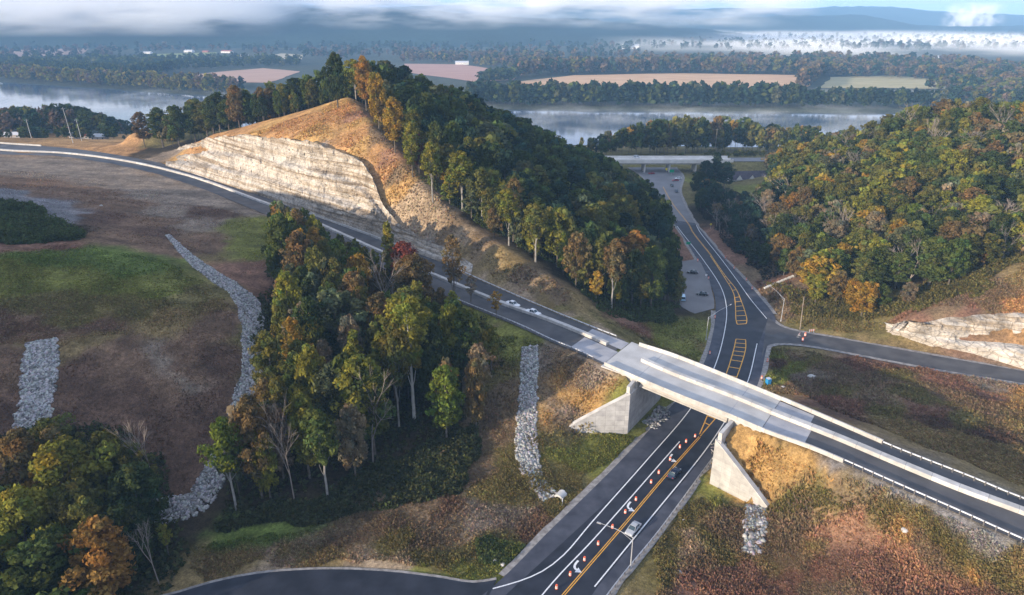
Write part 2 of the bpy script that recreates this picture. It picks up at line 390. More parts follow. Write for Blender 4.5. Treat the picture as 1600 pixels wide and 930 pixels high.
def zat(X, Y):
    X = np.asarray(X, float); Y = np.asarray(Y, float)
    i = np.clip(np.searchsorted(gx, X) - 1, 0, NX - 2); j = np.clip(np.searchsorted(gy, Y) - 1, 0, NY - 2)
    fx = np.clip((X - gx[i]) / (gx[i + 1] - gx[i]), 0, 1); fy = np.clip((Y - gy[j]) / (gy[j + 1] - gy[j]), 0, 1)
    return (ZG[i, j] * (1 - fx) + ZG[i + 1, j] * fx) * (1 - fy) + (ZG[i, j + 1] * (1 - fx) + ZG[i + 1, j + 1] * fx) * fy

TT = np.r_[np.arange(60, 700, .5), np.arange(700, 2500, 3), np.arange(2500, 9000, 12)]
def hit(x, y, h=0.0):
    """ground point whose height + h is met first by the sight line through (x, y)"""
    d = np.array(ray(x, y)); P = d[None] * TT[:, None] / np.linalg.norm(d); P[:, 2] += H
    w = np.nonzero(P[:, 2] <= zat(P[:, 0], P[:, 1]) + h)[0]
    p = P[w[0]] if len(w) else P[-1]
    return (float(p[0]), float(p[1]), float(zat(p[0], p[1])))
# ------------------------------------------------------------------ materials
def nodes(name):
    m = bpy.data.materials.new(name); m.use_nodes = True; nt = m.node_tree
    b = nt.nodes['Principled BSDF']
    return m, nt, b, nt.nodes.new, nt.links.new

def mat(name, c, rough=.8, c2=None, sc=1.0, detail=4.0, bump=0.0, bsc=None, metal=0.0, spec=.3, contrast=(.35, .65), stretch=None):
    """plain surface whose own colour wanders between c and c2 with noise in object space"""
    m, nt, b, N, L = nodes(name)
    b.inputs['Roughness'].default_value = rough; b.inputs['Metallic'].default_value = metal; b.inputs['Specular IOR Level'].default_value = spec
    tc = N('ShaderNodeTexCoord'); src = tc.outputs['Object']
    if stretch:
        mp = N('ShaderNodeMapping'); mp.inputs['Scale'].default_value = stretch; L(src, mp.inputs['Vector']); src = mp.outputs['Vector']
    if c2 is not None:
        n = N('ShaderNodeTexNoise'); n.inputs['Scale'].default_value = sc; n.inputs['Detail'].default_value = detail; L(src, n.inputs['Vector'])
        r = N('ShaderNodeValToRGB'); r.color_ramp.elements[0].position, r.color_ramp.elements[1].position = contrast
        r.color_ramp.elements[0].color = (*c, 1); r.color_ramp.elements[1].color = (*c2, 1)
        L(n.outputs['Fac'], r.inputs['Fac']); L(r.outputs['Color'], b.inputs['Base Color'])
    else: b.inputs['Base Color'].default_value = (*c, 1)
    if bump:
        n2 = N('ShaderNodeTexNoise'); n2.inputs['Scale'].default_value = bsc or sc * 3; n2.inputs['Detail'].default_value = 5; L(src, n2.inputs['Vector'])
        bp = N('ShaderNodeBump'); bp.inputs['Strength'].default_value = 1; bp.inputs['Distance'].default_value = bump
        L(n2.outputs['Fac'], bp.inputs['Height']); L(bp.outputs['Normal'], b.inputs['Normal'])
    return m

def vary(nt, b, N, L, src_col, scales, amt, coord=None, bump=None):
    """multiply a colour by a few octaves of wandering brightness"""
    tc = N('ShaderNodeTexCoord'); col = src_col
    for sc, a in zip(scales, amt):
        n = N('ShaderNodeTexNoise'); n.inputs['Scale'].default_value = sc; n.inputs['Detail'].default_value = 5; n.inputs['Roughness'].default_value = .65
        L(tc.outputs['Object'], n.inputs['Vector'])
        mr = N('ShaderNodeMapRange'); mr.inputs['From Min'].default_value = .25; mr.inputs['From Max'].default_value = .75
        mr.inputs['To Min'].default_value = 1 - a; mr.inputs['To Max'].default_value = 1 + a; L(n.outputs['Fac'], mr.inputs['Value'])
        mx = N('ShaderNodeMix'); mx.data_type = 'RGBA'; mx.blend_type = 'MULTIPLY'; mx.inputs['Factor'].default_value = 1
        L(col, mx.inputs['A']); L(mr.outputs['Result'], mx.inputs['B']); col = mx.outputs['Result']
        last = n
    if bump:
        bp = N('ShaderNodeBump'); bp.inputs['Strength'].default_value = 1; bp.inputs['Distance'].default_value = bump
        L(last.outputs['Fac'], bp.inputs['Height']); L(bp.outputs['Normal'], b.inputs['Normal'])
    L(col, b.inputs['Base Color'])

M = {}
m, nt, b, N, L = nodes('earth_and_grass'); a = N('ShaderNodeAttribute'); a.attribute_name = 'Col'
b.inputs['Roughness'].default_value = 1; b.inputs['Specular IOR Level'].default_value = .1
vary(nt, b, N, L, a.outputs['Color'], (.05, .22, 1.1, 3.4), (.3, .42, .55, .4), bump=.3); M['earth'] = m
M['asphalt_new'] = mat('fresh_asphalt', (.012, .0145, .022), .6, (.026, .029, .041), .22, 9, .006, 12, spec=.25)
M['asphalt_hw'] = mat('paved_highway', (.048, .047, .052), .7, (.092, .088, .09), .16, 8, .006, 10)
M['asphalt_old'] = mat('old_asphalt', (.15, .145, .15), .8, (.19, .185, .19), .1, 6)
M['shoulder'] = mat('shoulder_asphalt', (.034, .037, .052), .75, (.066, .07, .09), .25, 7, .006, 9)
M['gravel'] = mat('gravel', (.17, .155, .145), .95, (.30, .28, .265), .9, 7, .05, 5)
M['paint_w'] = mat('white_road_paint', (.55, .56, .58), .6, (.75, .75, .76), 2.5)
M['paint_y'] = mat('yellow_road_paint', (.55, .27, .03), .6, (.72, .38, .06), 2.0)
M['conc'] = mat('pale_concrete', (.38, .365, .345), .78, (.56, .54, .515), .35, 9, .004, 6)
M['conc_deck'] = mat('deck_concrete', (.35, .34, .33), .7, (.48, .47, .455), .16, 9, .004, 6)
M['conc_slab'] = mat('slab_concrete', (.27, .27, .29), .75, (.36, .355, .37), .3, 7)
M['conc_dark'] = mat('girder_concrete', (.33, .31, .29), .8, (.42, .40, .37), .4, 6)
M['rail'] = mat('galvanised_steel', (.45, .46, .48), .45, (.6, .6, .62), 1.2, metal=.6, spec=.5)
M['post'] = mat('weathered_post', (.12, .11, .11), .8, (.2, .19, .18), 2)
M['wood_pole'] = mat('weathered_wood_pole', (.20, .165, .13), .9, (.32, .27, .22), 1.5)
M['steel_pole'] = mat('grey_steel_pole', (.42, .43, .45), .5, (.52, .53, .55), 1, metal=.3)
M['orange'] = mat('orange_plastic', (.75, .13, .05), .5, (.80, .17, .08), 3)
M['white_band'] = mat('white_band', (.75, .74, .74), .5, (.8, .79, .78), 3)
M['black_rubber'] = mat('black_rubber', (.02, .02, .02), .8, (.03, .03, .03), 4)
M['glass'] = mat('tinted_glass', (.03, .05, .065), .08, (.05, .075, .09), 1, spec=.6)
M['lens'] = mat('lamp_lens', (.7, .7, .68), .2, (.8, .8, .78), 3, spec=.6)
M['tail'] = mat('tail_lens', (.35, .02, .02), .3, (.4, .03, .03), 3)
M['rim'] = mat('wheel_rim', (.4, .4, .42), .35, (.5, .5, .52), 3, metal=.7)
def paint(name, c): return mat(name, c, .22, tuple(min(1, v * 1.06 + .002) for v in c), .8, spec=.6)
M['silver'] = paint('silver_car_paint', (.34, .35, .37)); M['whitecar'] = paint('white_car_paint', (.75, .76, .78)); M['blackcar'] = paint('black_car_paint', (.012, .013, .016))
M['navycar'] = paint('navy_car_paint', (.016, .028, .06)); M['paleblue'] = paint('pale_blue_car_paint', (.35, .55, .70)); M['redcar'] = paint('red_car_paint', (.3, .02, .02))
M['blue_plastic'] = mat('blue_plastic', (.02, .20, .45), .5, (.03, .24, .5), 2)
M['green_sign'] = mat('green_sign_face', (.01, .30, .16), .4, (.015, .33, .18), 2)
M['yellow_sign'] = mat('yellow_sign_face', (.75, .60, .03), .4, (.78, .63, .05), 2)
M['wall_white'] = mat('white_siding', (.65, .64, .62), .8, (.74, .73, .71), .5)
M['wall_beige'] = mat('beige_siding', (.36, .32, .30), .85, (.44, .40, .37), .5)
M['wall_brick'] = mat('red_brick', (.30, .12, .08), .9, (.36, .16, .11), 1.5)
M['roof_dark'] = mat('dark_shingle_roof', (.055, .045, .06), .9, (.085, .07, .085), .8)
M['roof_red'] = mat('reddish_roof', (.26, .09, .08), .9, (.32, .12, .10), .8)
M['metal_roof'] = mat('pale_metal_roof', (.42, .42, .44), .55, (.52, .52, .54), .3)

# ------------------------------------------------------------------ ground colours, by kind of cover
K = dict(dirt=(.155, .098, .062), dirtd=(.105, .064, .043), mauve=(.205, .16, .12), grass=(.15, .15, .036), lush=(.105, .135, .03), olive=(.15, .122, .046),
         dry=(.20, .145, .065), gold=(.33, .20, .075), orange=(.36, .20, .085), tan=(.27, .20, .13), rust=(.19, .105, .07), rustb=(.28, .155, .092), brown=(.165, .115, .068),
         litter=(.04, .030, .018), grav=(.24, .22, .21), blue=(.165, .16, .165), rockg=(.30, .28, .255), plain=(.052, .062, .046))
CP = []
def cpt(k, *p):
    for x, y in p:
        h = hit(x, y); CP.append((h[0], h[1], *K[k]))
cpt('mauve', (30, 262), (120, 268), (190, 290), (240, 300), (300, 305), (350, 318), (390, 330), (280, 330), (330, 350))
cpt('dirt', (130, 300), (180, 320), (220, 345), (20, 290), (70, 300), (250, 385), (200, 370), (330, 380)); cpt('dirtd', (230, 365), (310, 330), (350, 335), (160, 340))
cpt('blue', (20, 300), (60, 318), (95, 338)); cpt('litter', (20, 340), (70, 362), (100, 358)); cpt('rust', (40, 385), (90, 385))
cpt('lush', (60, 400), (130, 395), (190, 405), (210, 420)); cpt('grass', (20, 420), (60, 440), (130, 430), (240, 440), (270, 455), (180, 450), (400, 370), (385, 355), (410, 350)); cpt('olive', (60, 470), (150, 480), (220, 480), (300, 470), (320, 455), (120, 500))
cpt('dirt', (30, 510), (80, 520), (150, 515)); cpt('dry', (250, 505), (340, 480), (150, 528), (60, 542)); cpt('dirt', (10, 570), (340, 500), (360, 500), (300, 530), (200, 560))
cpt('dirtd', (20, 620), (120, 580), (200, 620), (300, 620), (350, 560), (350, 620), (250, 680), (320, 680), (200, 700), (120, 660), (290, 740), (240, 760)); cpt('mauve', (250, 560), (290, 590)); cpt('dirt', (260, 600), (230, 570), (300, 575))
cpt('grass', (425, 385), (400, 395), (380, 380)); cpt('rust', (395, 420), (400, 440)); cpt('olive', (412, 570), (410, 540))
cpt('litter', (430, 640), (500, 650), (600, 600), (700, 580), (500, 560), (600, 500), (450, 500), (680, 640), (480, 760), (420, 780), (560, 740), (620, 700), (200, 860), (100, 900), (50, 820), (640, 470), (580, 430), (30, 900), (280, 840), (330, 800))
cpt('lush', (400, 832), (350, 845), (440, 828), (470, 840)); cpt('dry', (330, 890), (400, 868), (450, 855), (380, 880), (500, 880)); cpt('tan', (430, 860), (470, 848), (420, 880), (600, 884), (640, 888), (560, 870))
cpt('brown', (520, 845), (560, 835), (650, 850), (700, 835), (600, 820), (660, 810), (700, 810), (740, 840)); cpt('olive', (580, 850), (620, 838), (740, 870), (700, 880), (650, 870), (760, 850)); cpt('mauve', (760, 805), (790, 805), (750, 812)); cpt('grass', (720, 893), (770, 890), (680, 892), (800, 870))
cpt('brown', (760, 700), (740, 740), (780, 680), (790, 620), (770, 640), (640, 760), (740, 720)); cpt('olive', (790, 720), (770, 760), (810, 760), (730, 700), (780, 590)); cpt('dirt', (700, 790), (840, 830), (820, 820), (830, 845))
cpt('grass', (880, 700), (930, 700), (970, 695), (900, 730), (940, 720), (1000, 680), (990, 700)); cpt('olive', (870, 680), (880, 740), (900, 760), (880, 790), (850, 690)); cpt('gold', (860, 650), (900, 625), (930, 610), (880, 600)); cpt('brown', (860, 620), (890, 580), (860, 560), (870, 655)); cpt('mauve', (850, 555), (900, 565), (930, 585), (880, 645))
cpt('grass', (730, 500), (770, 530), (800, 540), (810, 540)); cpt('brown', (740, 530), (760, 560), (720, 520))
# western hill
cpt('orange', (545, 170), (520, 190), (480, 195), (450, 195), (500, 180), (560, 210), (590, 240), (540, 230), (440, 205), (380, 212), (340, 222), (300, 235), (600, 270), (580, 255)); cpt('gold', (520, 165), (500, 200), (560, 235), (620, 290), (400, 205), (280, 245), (570, 190))
cpt('rustb', (560, 180), (600, 250)); cpt('brown', (620, 280), (600, 230), (590, 210), (570, 170)); cpt('tan', (640, 320), (650, 345), (660, 370), (630, 345), (720, 370), (680, 350)); cpt('brown', (700, 350), (760, 390), (820, 430), (870, 460), (740, 380)); cpt('dry', (720, 400), (780, 430), (850, 465), (900, 480), (800, 420), (760, 410)); cpt('olive', (900, 500), (950, 512), (870, 480)); cpt('tan', (700, 420), (760, 440), (820, 460), (880, 490), (930, 510))
cpt('rockg', (600, 385), (640, 398), (550, 355), (480, 335), (400, 306)); cpt('olive', (230, 215), (270, 210), (250, 225), (310, 205)); cpt('litter', (240, 235), (265, 232)); cpt('orange', (205, 235), (215, 220), (200, 225), (230, 208)); cpt('mauve', (250, 250), (270, 242))
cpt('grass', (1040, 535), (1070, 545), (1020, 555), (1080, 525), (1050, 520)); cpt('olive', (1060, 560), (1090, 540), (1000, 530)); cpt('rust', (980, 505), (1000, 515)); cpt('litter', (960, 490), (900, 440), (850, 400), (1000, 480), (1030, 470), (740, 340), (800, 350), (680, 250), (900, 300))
# eastern side
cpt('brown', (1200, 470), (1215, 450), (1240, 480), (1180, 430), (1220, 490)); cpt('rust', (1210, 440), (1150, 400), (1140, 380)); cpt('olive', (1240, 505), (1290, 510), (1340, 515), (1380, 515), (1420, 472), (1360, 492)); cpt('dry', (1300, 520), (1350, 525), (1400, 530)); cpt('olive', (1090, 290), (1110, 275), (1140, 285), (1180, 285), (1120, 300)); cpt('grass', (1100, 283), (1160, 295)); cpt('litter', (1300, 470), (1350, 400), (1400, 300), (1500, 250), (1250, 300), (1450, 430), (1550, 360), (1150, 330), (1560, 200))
cpt('rust', (1450, 485), (1500, 490), (1420, 490)); cpt('brown', (1480, 475), (1540, 480), (1580, 470), (1560, 440)); cpt('dry', (1560, 410), (1590, 430), (1480, 425)); cpt('orange', (1590, 480), (1580, 325), (1595, 340), (1560, 335)); cpt('rustb', (1590, 310))
cpt('brown', (1240, 600), (1300, 570), (1340, 590), (1400, 600), (1500, 620), (1560, 650), (1350, 620), (1230, 560), (1290, 600)); cpt('rust', (1330, 570), (1400, 575), (1500, 600), (1260, 630), (1440, 640), (1320, 630), (1560, 620)); cpt('grass', (1240, 575), (1215, 560), (1225, 590)); cpt('olive', (1270, 565), (1320, 610), (1440, 620), (1500, 660), (1400, 590), (1380, 640), (1240, 630)); cpt('dry', (1480, 680), (1560, 700), (1590, 740), (1430, 670), (1590, 660), (1530, 690)); cpt('gold', (1590, 625)); cpt('mauve', (1255, 595), (1275, 590), (1540, 600)); cpt('dirtd', (1290, 640), (1460, 660), (1540, 680), (1210, 570))
# southern bank
cpt('gold', (1160, 690), (1180, 700), (1210, 720), (1200, 740), (1240, 740), (1180, 720), (1170, 680)); cpt('dry', (1230, 760), (1260, 750), (1300, 760), (1220, 700)); cpt('olive', (1300, 790), (1280, 770), (1240, 790), (1440, 810), (1500, 850), (1560, 870), (1400, 790), (1480, 840)); cpt('brown', (1260, 800), (1220, 810), (1330, 770), (1150, 830), (1230, 830)); cpt('grav', (1330, 738), (1365, 752), (1400, 767), (1435, 782), (1470, 797), (1505, 812), (1540, 828), (1575, 843)); cpt('dry', (1350, 757), (1385, 775), (1440, 797)); cpt('olive', (1415, 785), (1475, 812), (1510, 828), (1545, 845), (1580, 862)); cpt('gold', (1280, 745), (1310, 760), (1250, 725), (1270, 730))
cpt('rustb', (1330, 830), (1360, 850), (1300, 830), (1420, 880), (1440, 900), (1480, 910)); cpt('rust', (1300, 880), (1350, 900), (1150, 905), (1200, 915), (1100, 918), (1400, 920), (1550, 915), (1500, 925)); cpt('brown', (1250, 870), (1260, 905), (1320, 910), (1450, 870), (1240, 840)); cpt('gold', (1400, 850), (1520, 890)); cpt('dry', (1590, 880), (1540, 890), (1380, 830), (1290, 850), (1200, 880), (1480, 880)); cpt('rust', (1280, 880), (1330, 860), (1370, 885), (1460, 915), (1230, 895), (1170, 885)); cpt('rustb', (1390, 865), (1460, 895), (1340, 840)); cpt('olive', (1570, 900)); cpt('olive', (1080, 830), (1060, 860), (1100, 800), (1120, 850), (1150, 870), (1040, 880)); cpt('brown', (1140, 800), (1170, 860), (1100, 880)); cpt('grass', (1090, 780), (1120, 790)); cpt('tan', (1080, 870), (1090, 850))
CP = np.array(CP)
nm = (np.abs(GX) < 620) & (GY > 40) & (GY < 720); ii = np.argwhere(nm)
q = np.c_[gx[ii[:, 0]], gy[ii[:, 1]]]
qw = q + np.c_[fbm(q[:, 0], q[:, 1], 9, 31, 4), fbm(q[:, 0], q[:, 1], 9, 57, 4)] * 6.5 + np.c_[fbm(q[:, 0], q[:, 1], 2.6, 131, 2), fbm(q[:, 0], q[:, 1], 2.6, 157, 2)] * 2.2
COLG = np.empty((NX, NY, 3)); COLG[:] = K['plain']
COLG[(GY < 720)] = K['brown']
def colour_at(q):
    out = np.empty((len(q), 3))
    for k in range(0, len(q), 4000):
        d2 = ((q[k:k + 4000, None, :] - CP[None, :, :2]) ** 2).sum(2) + 4.0
        w = d2 ** -3.4; w /= w.sum(1, keepdims=True); out[k:k + 4000] = w @ CP[:, 2:]
    return out
stk = fbm(q[:, 0] * .16 + fbm(q[:, 0], q[:, 1], 30, 3) * 1.5, q[:, 1], 4.2, 303, 3) * np.clip((-40 - q[:, 0]) / 30, 0, 1); gul = np.clip(vnoise(q[:, 0] + fbm(q[:, 0], q[:, 1], 12, 71) * 5, q[:, 1] * .12, 3.6, 404) - .45, 0, 1) * np.clip((-60 - q[:, 0]) / 30, 0, 1)
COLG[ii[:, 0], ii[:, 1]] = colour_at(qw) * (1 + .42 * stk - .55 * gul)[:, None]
g = fbm(GX, GY, 260, 77, 4)[..., None]; fm = (GY > YN[:, None] - 15)[..., None]
COLG = np.where(fm, np.array(K['plain']) * (1 + .5 * g) + np.array([.03, .012, .0]) * np.clip(g, 0, 1), COLG)

idx = np.arange(NX * NY).reshape(NX, NY)
F4 = np.stack([idx[:-1, :-1], idx[1:, :-1], idx[1:, 1:], idx[:-1, 1:]], -1).reshape(-1, 4)
V = np.stack([GXM, GYM, ZG], -1).reshape(-1, 3)
ground = mesh_np('ground', V, F4, [M['earth']], smooth=True, col=COLG.reshape(-1, 3)); tag(ground, kind='structure', label='bare earth, grass slopes and wooded hills around the road junction', cat='ground')

# river
m, nt, b, N, L = nodes('river_water'); b.inputs['Base Color'].default_value = (.06, .095, .15, 1); b.inputs['Roughness'].default_value = .09; b.inputs['Specular IOR Level'].default_value = .6
tc = N('ShaderNodeTexCoord'); mp = N('ShaderNodeMapping'); mp.inputs['Scale'].default_value = (.03, .12, 1); n = N('ShaderNodeTexNoise'); n.inputs['Scale'].default_value = 1; n.inputs['Detail'].default_value = 6
bp = N('ShaderNodeBump'); bp.inputs['Strength'].default_value = .5; bp.inputs['Distance'].default_value = .10
L(tc.outputs['Object'], mp.inputs['Vector']); L(mp.outputs['Vector'], n.inputs['Vector']); L(n.outputs['Fac'], bp.inputs['Height']); L(bp.outputs['Normal'], b.inputs['Normal']); M['water'] = m
rx = np.linspace(-9000, 9500, 80); w = MB()
w.strip([(x, np.interp(x, RIV_NEAR[:, 0], RIV_NEAR[:, 1]) - 12, -20) for x in rx], [(x, np.interp(x, RIV_FAR[:, 0], RIV_FAR[:, 1]) + 12, -20) for x in rx])
w.f = [f[::-1] for f in w.f]
tag(w.build('river', M['water']), kind='structure', label='broad pale river between wooded banks', cat='river')

# ------------------------------------------------------------------ roads
def sheet(name, A, B, mt, dz, n=400, parent=None, sub=1):
    A, B = resamp(A, n), resamp(B, n); A[:, 2] += dz; B[:, 2] += dz
    w = MB(); w.strip(A, B); return w.build(name, mt, parent)

road = sheet('main_road', MR_L, MR_R, M['shoulder'], 0.0, 500); tag(road, kind='structure', label='dark main road passing under the bridge', cat='road')
hwy = sheet('highway', HW_FAR, HW_NEAR, M['asphalt_hw'], 0.0, 700)
# the bridge opening is not paved by the highway sheet: cut it into its two ends
bpy.data.objects.remove(hwy)
def band_cut(A, B, n, keep, name, mt, dz):
    A, B = resamp(A, n), resamp(B, n); A[:, 2] += dz; B[:, 2] += dz
    k = np.array([keep(0.5 * (a + b_)) for a, b_ in zip(A, B)]); w = MB(); s = None
    for i in range(n - 1):
        if k[i] and k[i + 1]: w.quad_faces([A[i], A[i + 1], B[i + 1], B[i]], [(0, 1, 2, 3)])
    return w.build(name, mt)
def sbr(p):
    """distance along the bridge axis from the western abutment, towards the east"""
    return float(np.dot(np.asarray(p)[:2] - A0, NA))
SPAN = float(np.dot(B0 - A0, NA))
west = sheet('highway', HW_FAR[[i for i in range(len(HW_FAR)) if sbr(HW_FAR[i]) < -11.95]], HW_NEAR[[i for i in range(len(HW_NEAR)) if sbr(HW_NEAR[i]) < -11.95]], M['asphalt_hw'], 0, 400)
east = sheet('highway', HW_FAR[[i for i in range(len(HW_FAR)) if sbr(HW_FAR[i]) > SPAN + 8.35]], HW_NEAR[[i for i in range(len(HW_NEAR)) if sbr(HW_NEAR[i]) > SPAN + 8.35]], M['asphalt_hw'], 0, 200)
tag(west, kind='structure', label='divided highway below the rock cut, west of the bridge', cat='road'); tag(east, kind='structure', label='divided highway on the grassy bank, east of the bridge', cat='road')

ramp = sheet('side_road', RP_U, RP_L, M['asphalt_new'], .03, 200); tag(ramp, kind='structure', label='dark curved road joining at the bottom of the junction', cat='road')
srd = sheet('side_road', SR_U, SR_L, M['asphalt_hw'], .008, 200); tag(srd, kind='structure', label='grey side road leading past the pale rock cut', cat='road')
w = MB(); pz = .004; w.quad_faces([(x, y, pz) for x, y in PARK], [tuple(range(len(PARK)))[::-1]])
tag(w.build('parking_lot', M['asphalt_old']), kind='structure', label='small grey parking lot beside the main road', cat='parking lot')

def ln(P, wd, dz, name, mt, parent, z=None):
    P = np.asarray(P, float).copy()
    if P.shape[1] == 2: P = np.c_[P, np.zeros(len(P))]
    a, c = offs(P, -wd / 2), offs(P, wd / 2); a[:, 2] += dz; c[:, 2] += dz
    w = MB(); w.strip(a, c); return w.build(name, mt, parent)

# darker new surfacing of the traffic lanes, lighter old surface further on
LW = crom(g0([(770, 920), (812, 908), (847, 893), (880, 868), (924, 817), (1010, 720), (1078, 640), (1115, 577), (1133, 513), (1135, 480), (1127, 450), (1100, 408), (1065, 363), (1056, 351)]), 2.5)
LW2 = crom([(-40, 33, 0), (-20, 62, 0)] + g0([(852, 924), (930, 840), (1062, 690)]), 2.5)
RW = crom(g0([(929, 917), (1003, 826), (1107, 697), (1150, 630), (1168, 597), (1183, 537)]), 2.5)
RW2 = crom(g0([(1198, 498), (1173, 468), (1153, 440), (1127, 405), (1094, 363), (1088, 352)]), 2.5)
LS = np.r_[np.array([(-48, 35, 0), (-20, 78, 0), (-6, 99, 0)]), offs(LW, -.5)[14:]]; RS = np.r_[np.array([(-34, 24, 0), (-12, 60, 0)]), offs(RW, .5), offs(RW2, .5)]
inner = sheet('new_surfacing', LS, RS, M['asphalt_new'], .012, 400, road)
oldp = sheet('old_surfacing', MR_L[[i for i, p in enumerate(MR_L) if p[1] > 372]], MR_R[[i for i, p in enumerate(MR_R) if p[1] > 366]], M['asphalt_old'], .024, 120, road)
ln(LW[:-1], .28, .034, 'lane_line', M['paint_w'], road); ln(LW2, .28, .034, 'lane_line', M['paint_w'], road); ln(RW, .28, .034, 'lane_line', M['paint_w'], road); ln(RW2, .28, .034, 'lane_line', M['paint_w'], road)
YL = crom([(-45, 30, 0), (-17, 67.5, 0)] + g0([(882, 928), (970, 826), (1040, 743), (1093, 683)]), 2.5)
for o in (-.22, .22): ln(offs(YL, o), .2, .034, 'centre_line', M['paint_y'], road)
def island(Lp, Rp, closed0=True, closed1=True, ts=(), nose=None):
    Lc, Rc = crom(g0(Lp), 1.2), crom(g0(Rp), 1.2)
    ln(Lc, .3, .034, 'hatch_line', M['paint_y'], road); ln(Rc, .3, .034, 'hatch_line', M['paint_y'], road)
    a, c = resamp(Lc, 101), resamp(Rc, 101)
    for t in ts:
        i = int(t * 100); ln(np.array([a[i], c[min(100, i)]]), .42, .042, 'hatch_bar', M['paint_y'], road)
island([(1110, 400), (1131, 432), (1146, 458), (1149, 477), (1150, 500), (1152, 507)], [(1111, 399), (1134, 432), (1150, 452), (1158, 470), (1164, 487), (1167, 500), (1166, 506)], ts=(.1, .18, .27, .36, .46, .56, .66, .72, .78, .84, .90, .96, 1.0))
island([(1150, 530), (1146, 548), (1134, 586), (1112, 634), (1093, 679)], [(1165, 531), (1165, 545), (1151, 590), (1131, 636), (1094, 682)], ts=(0.0, .05, .10, .15, .2, .26, .34, .43, .52, .6, .68, .76, .84, .9))
YL2 = crom(g0([(1111, 399), (1082, 362), (1077, 352), (1050, 317), (1036, 292)]), 2.5)
for o in (-.2, .2): ln(offs(YL2, o), .2, .04, 'centre_line', M['paint_y'], road)
for c in ((984, 793), (901, 887), (1050, 717)):
    p = np.array(at(*c)[:2]); t = np.array([-.59, -.807]); l = np.array([.807, -.59])
    stem = [p - t * 1.9 + l * -.75, p - t * .7 + l * -.72, p + t * .25 + l * -.35, p + t * .6 + l * .35]
    s = crom([(*q, 0) for q in stem], .3); w = MB(); w.strip([(x, y, .042) for x, y, _ in offs(s, -.24)], [(x, y, .042) for x, y, _ in offs(s, .24)])
    hd = [p + t * .6 + l * 1.6, p + t * 1.4 + l * .35, p + t * -.2 + l * .3]; w.quad_faces([(*q, .048) for q in hd], [(0, 1, 2)])
    w.build('turn_arrow', M['paint_w'], road)
# gravel verges
for e, sgn, nm_, i0 in ((MR_L, -1, 'verge', 0), (MR_R, 1, 'verge', 0)):
    r = rnd; o = offs(e, sgn * 1.5); o += np.c_[fbm(o[:, 0], o[:, 1], 6, 5)[:, None] * .5, fbm(o[:, 0], o[:, 1], 6, 8)[:, None] * .5, np.zeros(len(o))]
    w = MB(); SRP = np.r_[offs(SR_U, -3), offs(SR_L, 3)[::-1]]; RPP = np.r_[offs(RP_U, -1), RP_L[::-1]]
    bad = inpoly(o[:, 0], o[:, 1], SRP) | inpoly(e[:, 0], e[:, 1], SRP) | inpoly(o[:, 0], o[:, 1], RPP) | inpoly(o[:, 0], o[:, 1], PARK) | ((np.abs(np.gradient(np.unwrap(np.arctan2(*np.gradient(e[:, :2], axis=0).T)))) > .35))
    for i in range(len(e) - 1):
        if not (bad[i] or bad[i + 1]): w.quad_faces([(*o[i][:2], -.03), (*o[i + 1][:2], -.03), (*e[i + 1][:2], -.01), (*e[i][:2], -.01)], [(0, 1, 2, 3) if sgn > 0 else (3, 2, 1, 0)])
    tag(w.build('gravel_verge', M['gravel']), kind='structure', label='pale gravel verge along the %s edge of the main road' % ('western' if sgn < 0 else 'eastern'), cat='verge')
for e, sgn, lab in ((SR_U, -1, 'upper'), (SR_L, 1, 'lower')):
    o = offs(e, sgn * 1.6); w = MB(); A_, B_ = (o, e) if sgn < 0 else (e, o); A_ = A_.copy(); B_ = B_.copy(); A_[:, 2] -= .02; B_[:, 2] -= .02; w.strip(A_, B_)
    tag(w.build('gravel_verge', M['gravel']), kind='structure', label='pale gravel verge along the %s edge of the grey side road' % lab, cat='verge')
w = MB(); o = offs(RP_U, -.7); A_ = o.copy(); A_[:, 2] -= .02; w.strip(A_, RP_U - np.array([0, 0, .01])); tag(w.build('gravel_verge', M['gravel']), kind='structure', label='pale gravel verge along the dark curved road', cat='verge')
# ------------------------------------------------------------------ rock cuts
m, nt, b, N, L = nodes('cut_limestone'); b.inputs['Roughness'].default_value = .95; b.inputs['Specular IOR Level'].default_value = .1
tc = N('ShaderNodeTexCoord'); mp = N('ShaderNodeMapping'); mp.inputs['Scale'].default_value = (.012, .012, .62); L(tc.outputs['Object'], mp.inputs['Vector'])
n1 = N('ShaderNodeTexNoise'); n1.inputs['Scale'].default_value = 1; n1.inputs['Detail'].default_value = 7; n1.inputs['Roughness'].default_value = .7; L(mp.outputs['Vector'], n1.inputs['Vector'])
r1 = N('ShaderNodeValToRGB'); e = r1.color_ramp.elements; e[0].position = .36; e[0].color = (.20, .15, .10, 1); e[1].position = .52; e[1].color = (.48, .425, .36, 1)
x = r1.color_ramp.elements.new(.44); x.color = (.36, .29, .215, 1); x = r1.color_ramp.elements.new(.66); x.color = (.57, .53, .475, 1); L(n1.outputs['Fac'], r1.inputs['Fac'])
mp2 = N('ShaderNodeMapping'); mp2.inputs['Scale'].default_value = (.22, .22, .09); L(tc.outputs['Object'], mp2.inputs['Vector'])
n2 = N('ShaderNodeTexNoise'); n2.inputs['Scale'].default_value = 1; n2.inputs['Detail'].default_value = 6; n2.inputs['Roughness'].default_value = .7; L(mp2.outputs['Vector'], n2.inputs['Vector'])
r2 = N('ShaderNodeMapRange'); r2.inputs['From Min'].default_value = .3; r2.inputs['From Max'].default_value = .55; r2.inputs['To Min'].default_value = .66; L(n2.outputs['Fac'], r2.inputs['Value'])
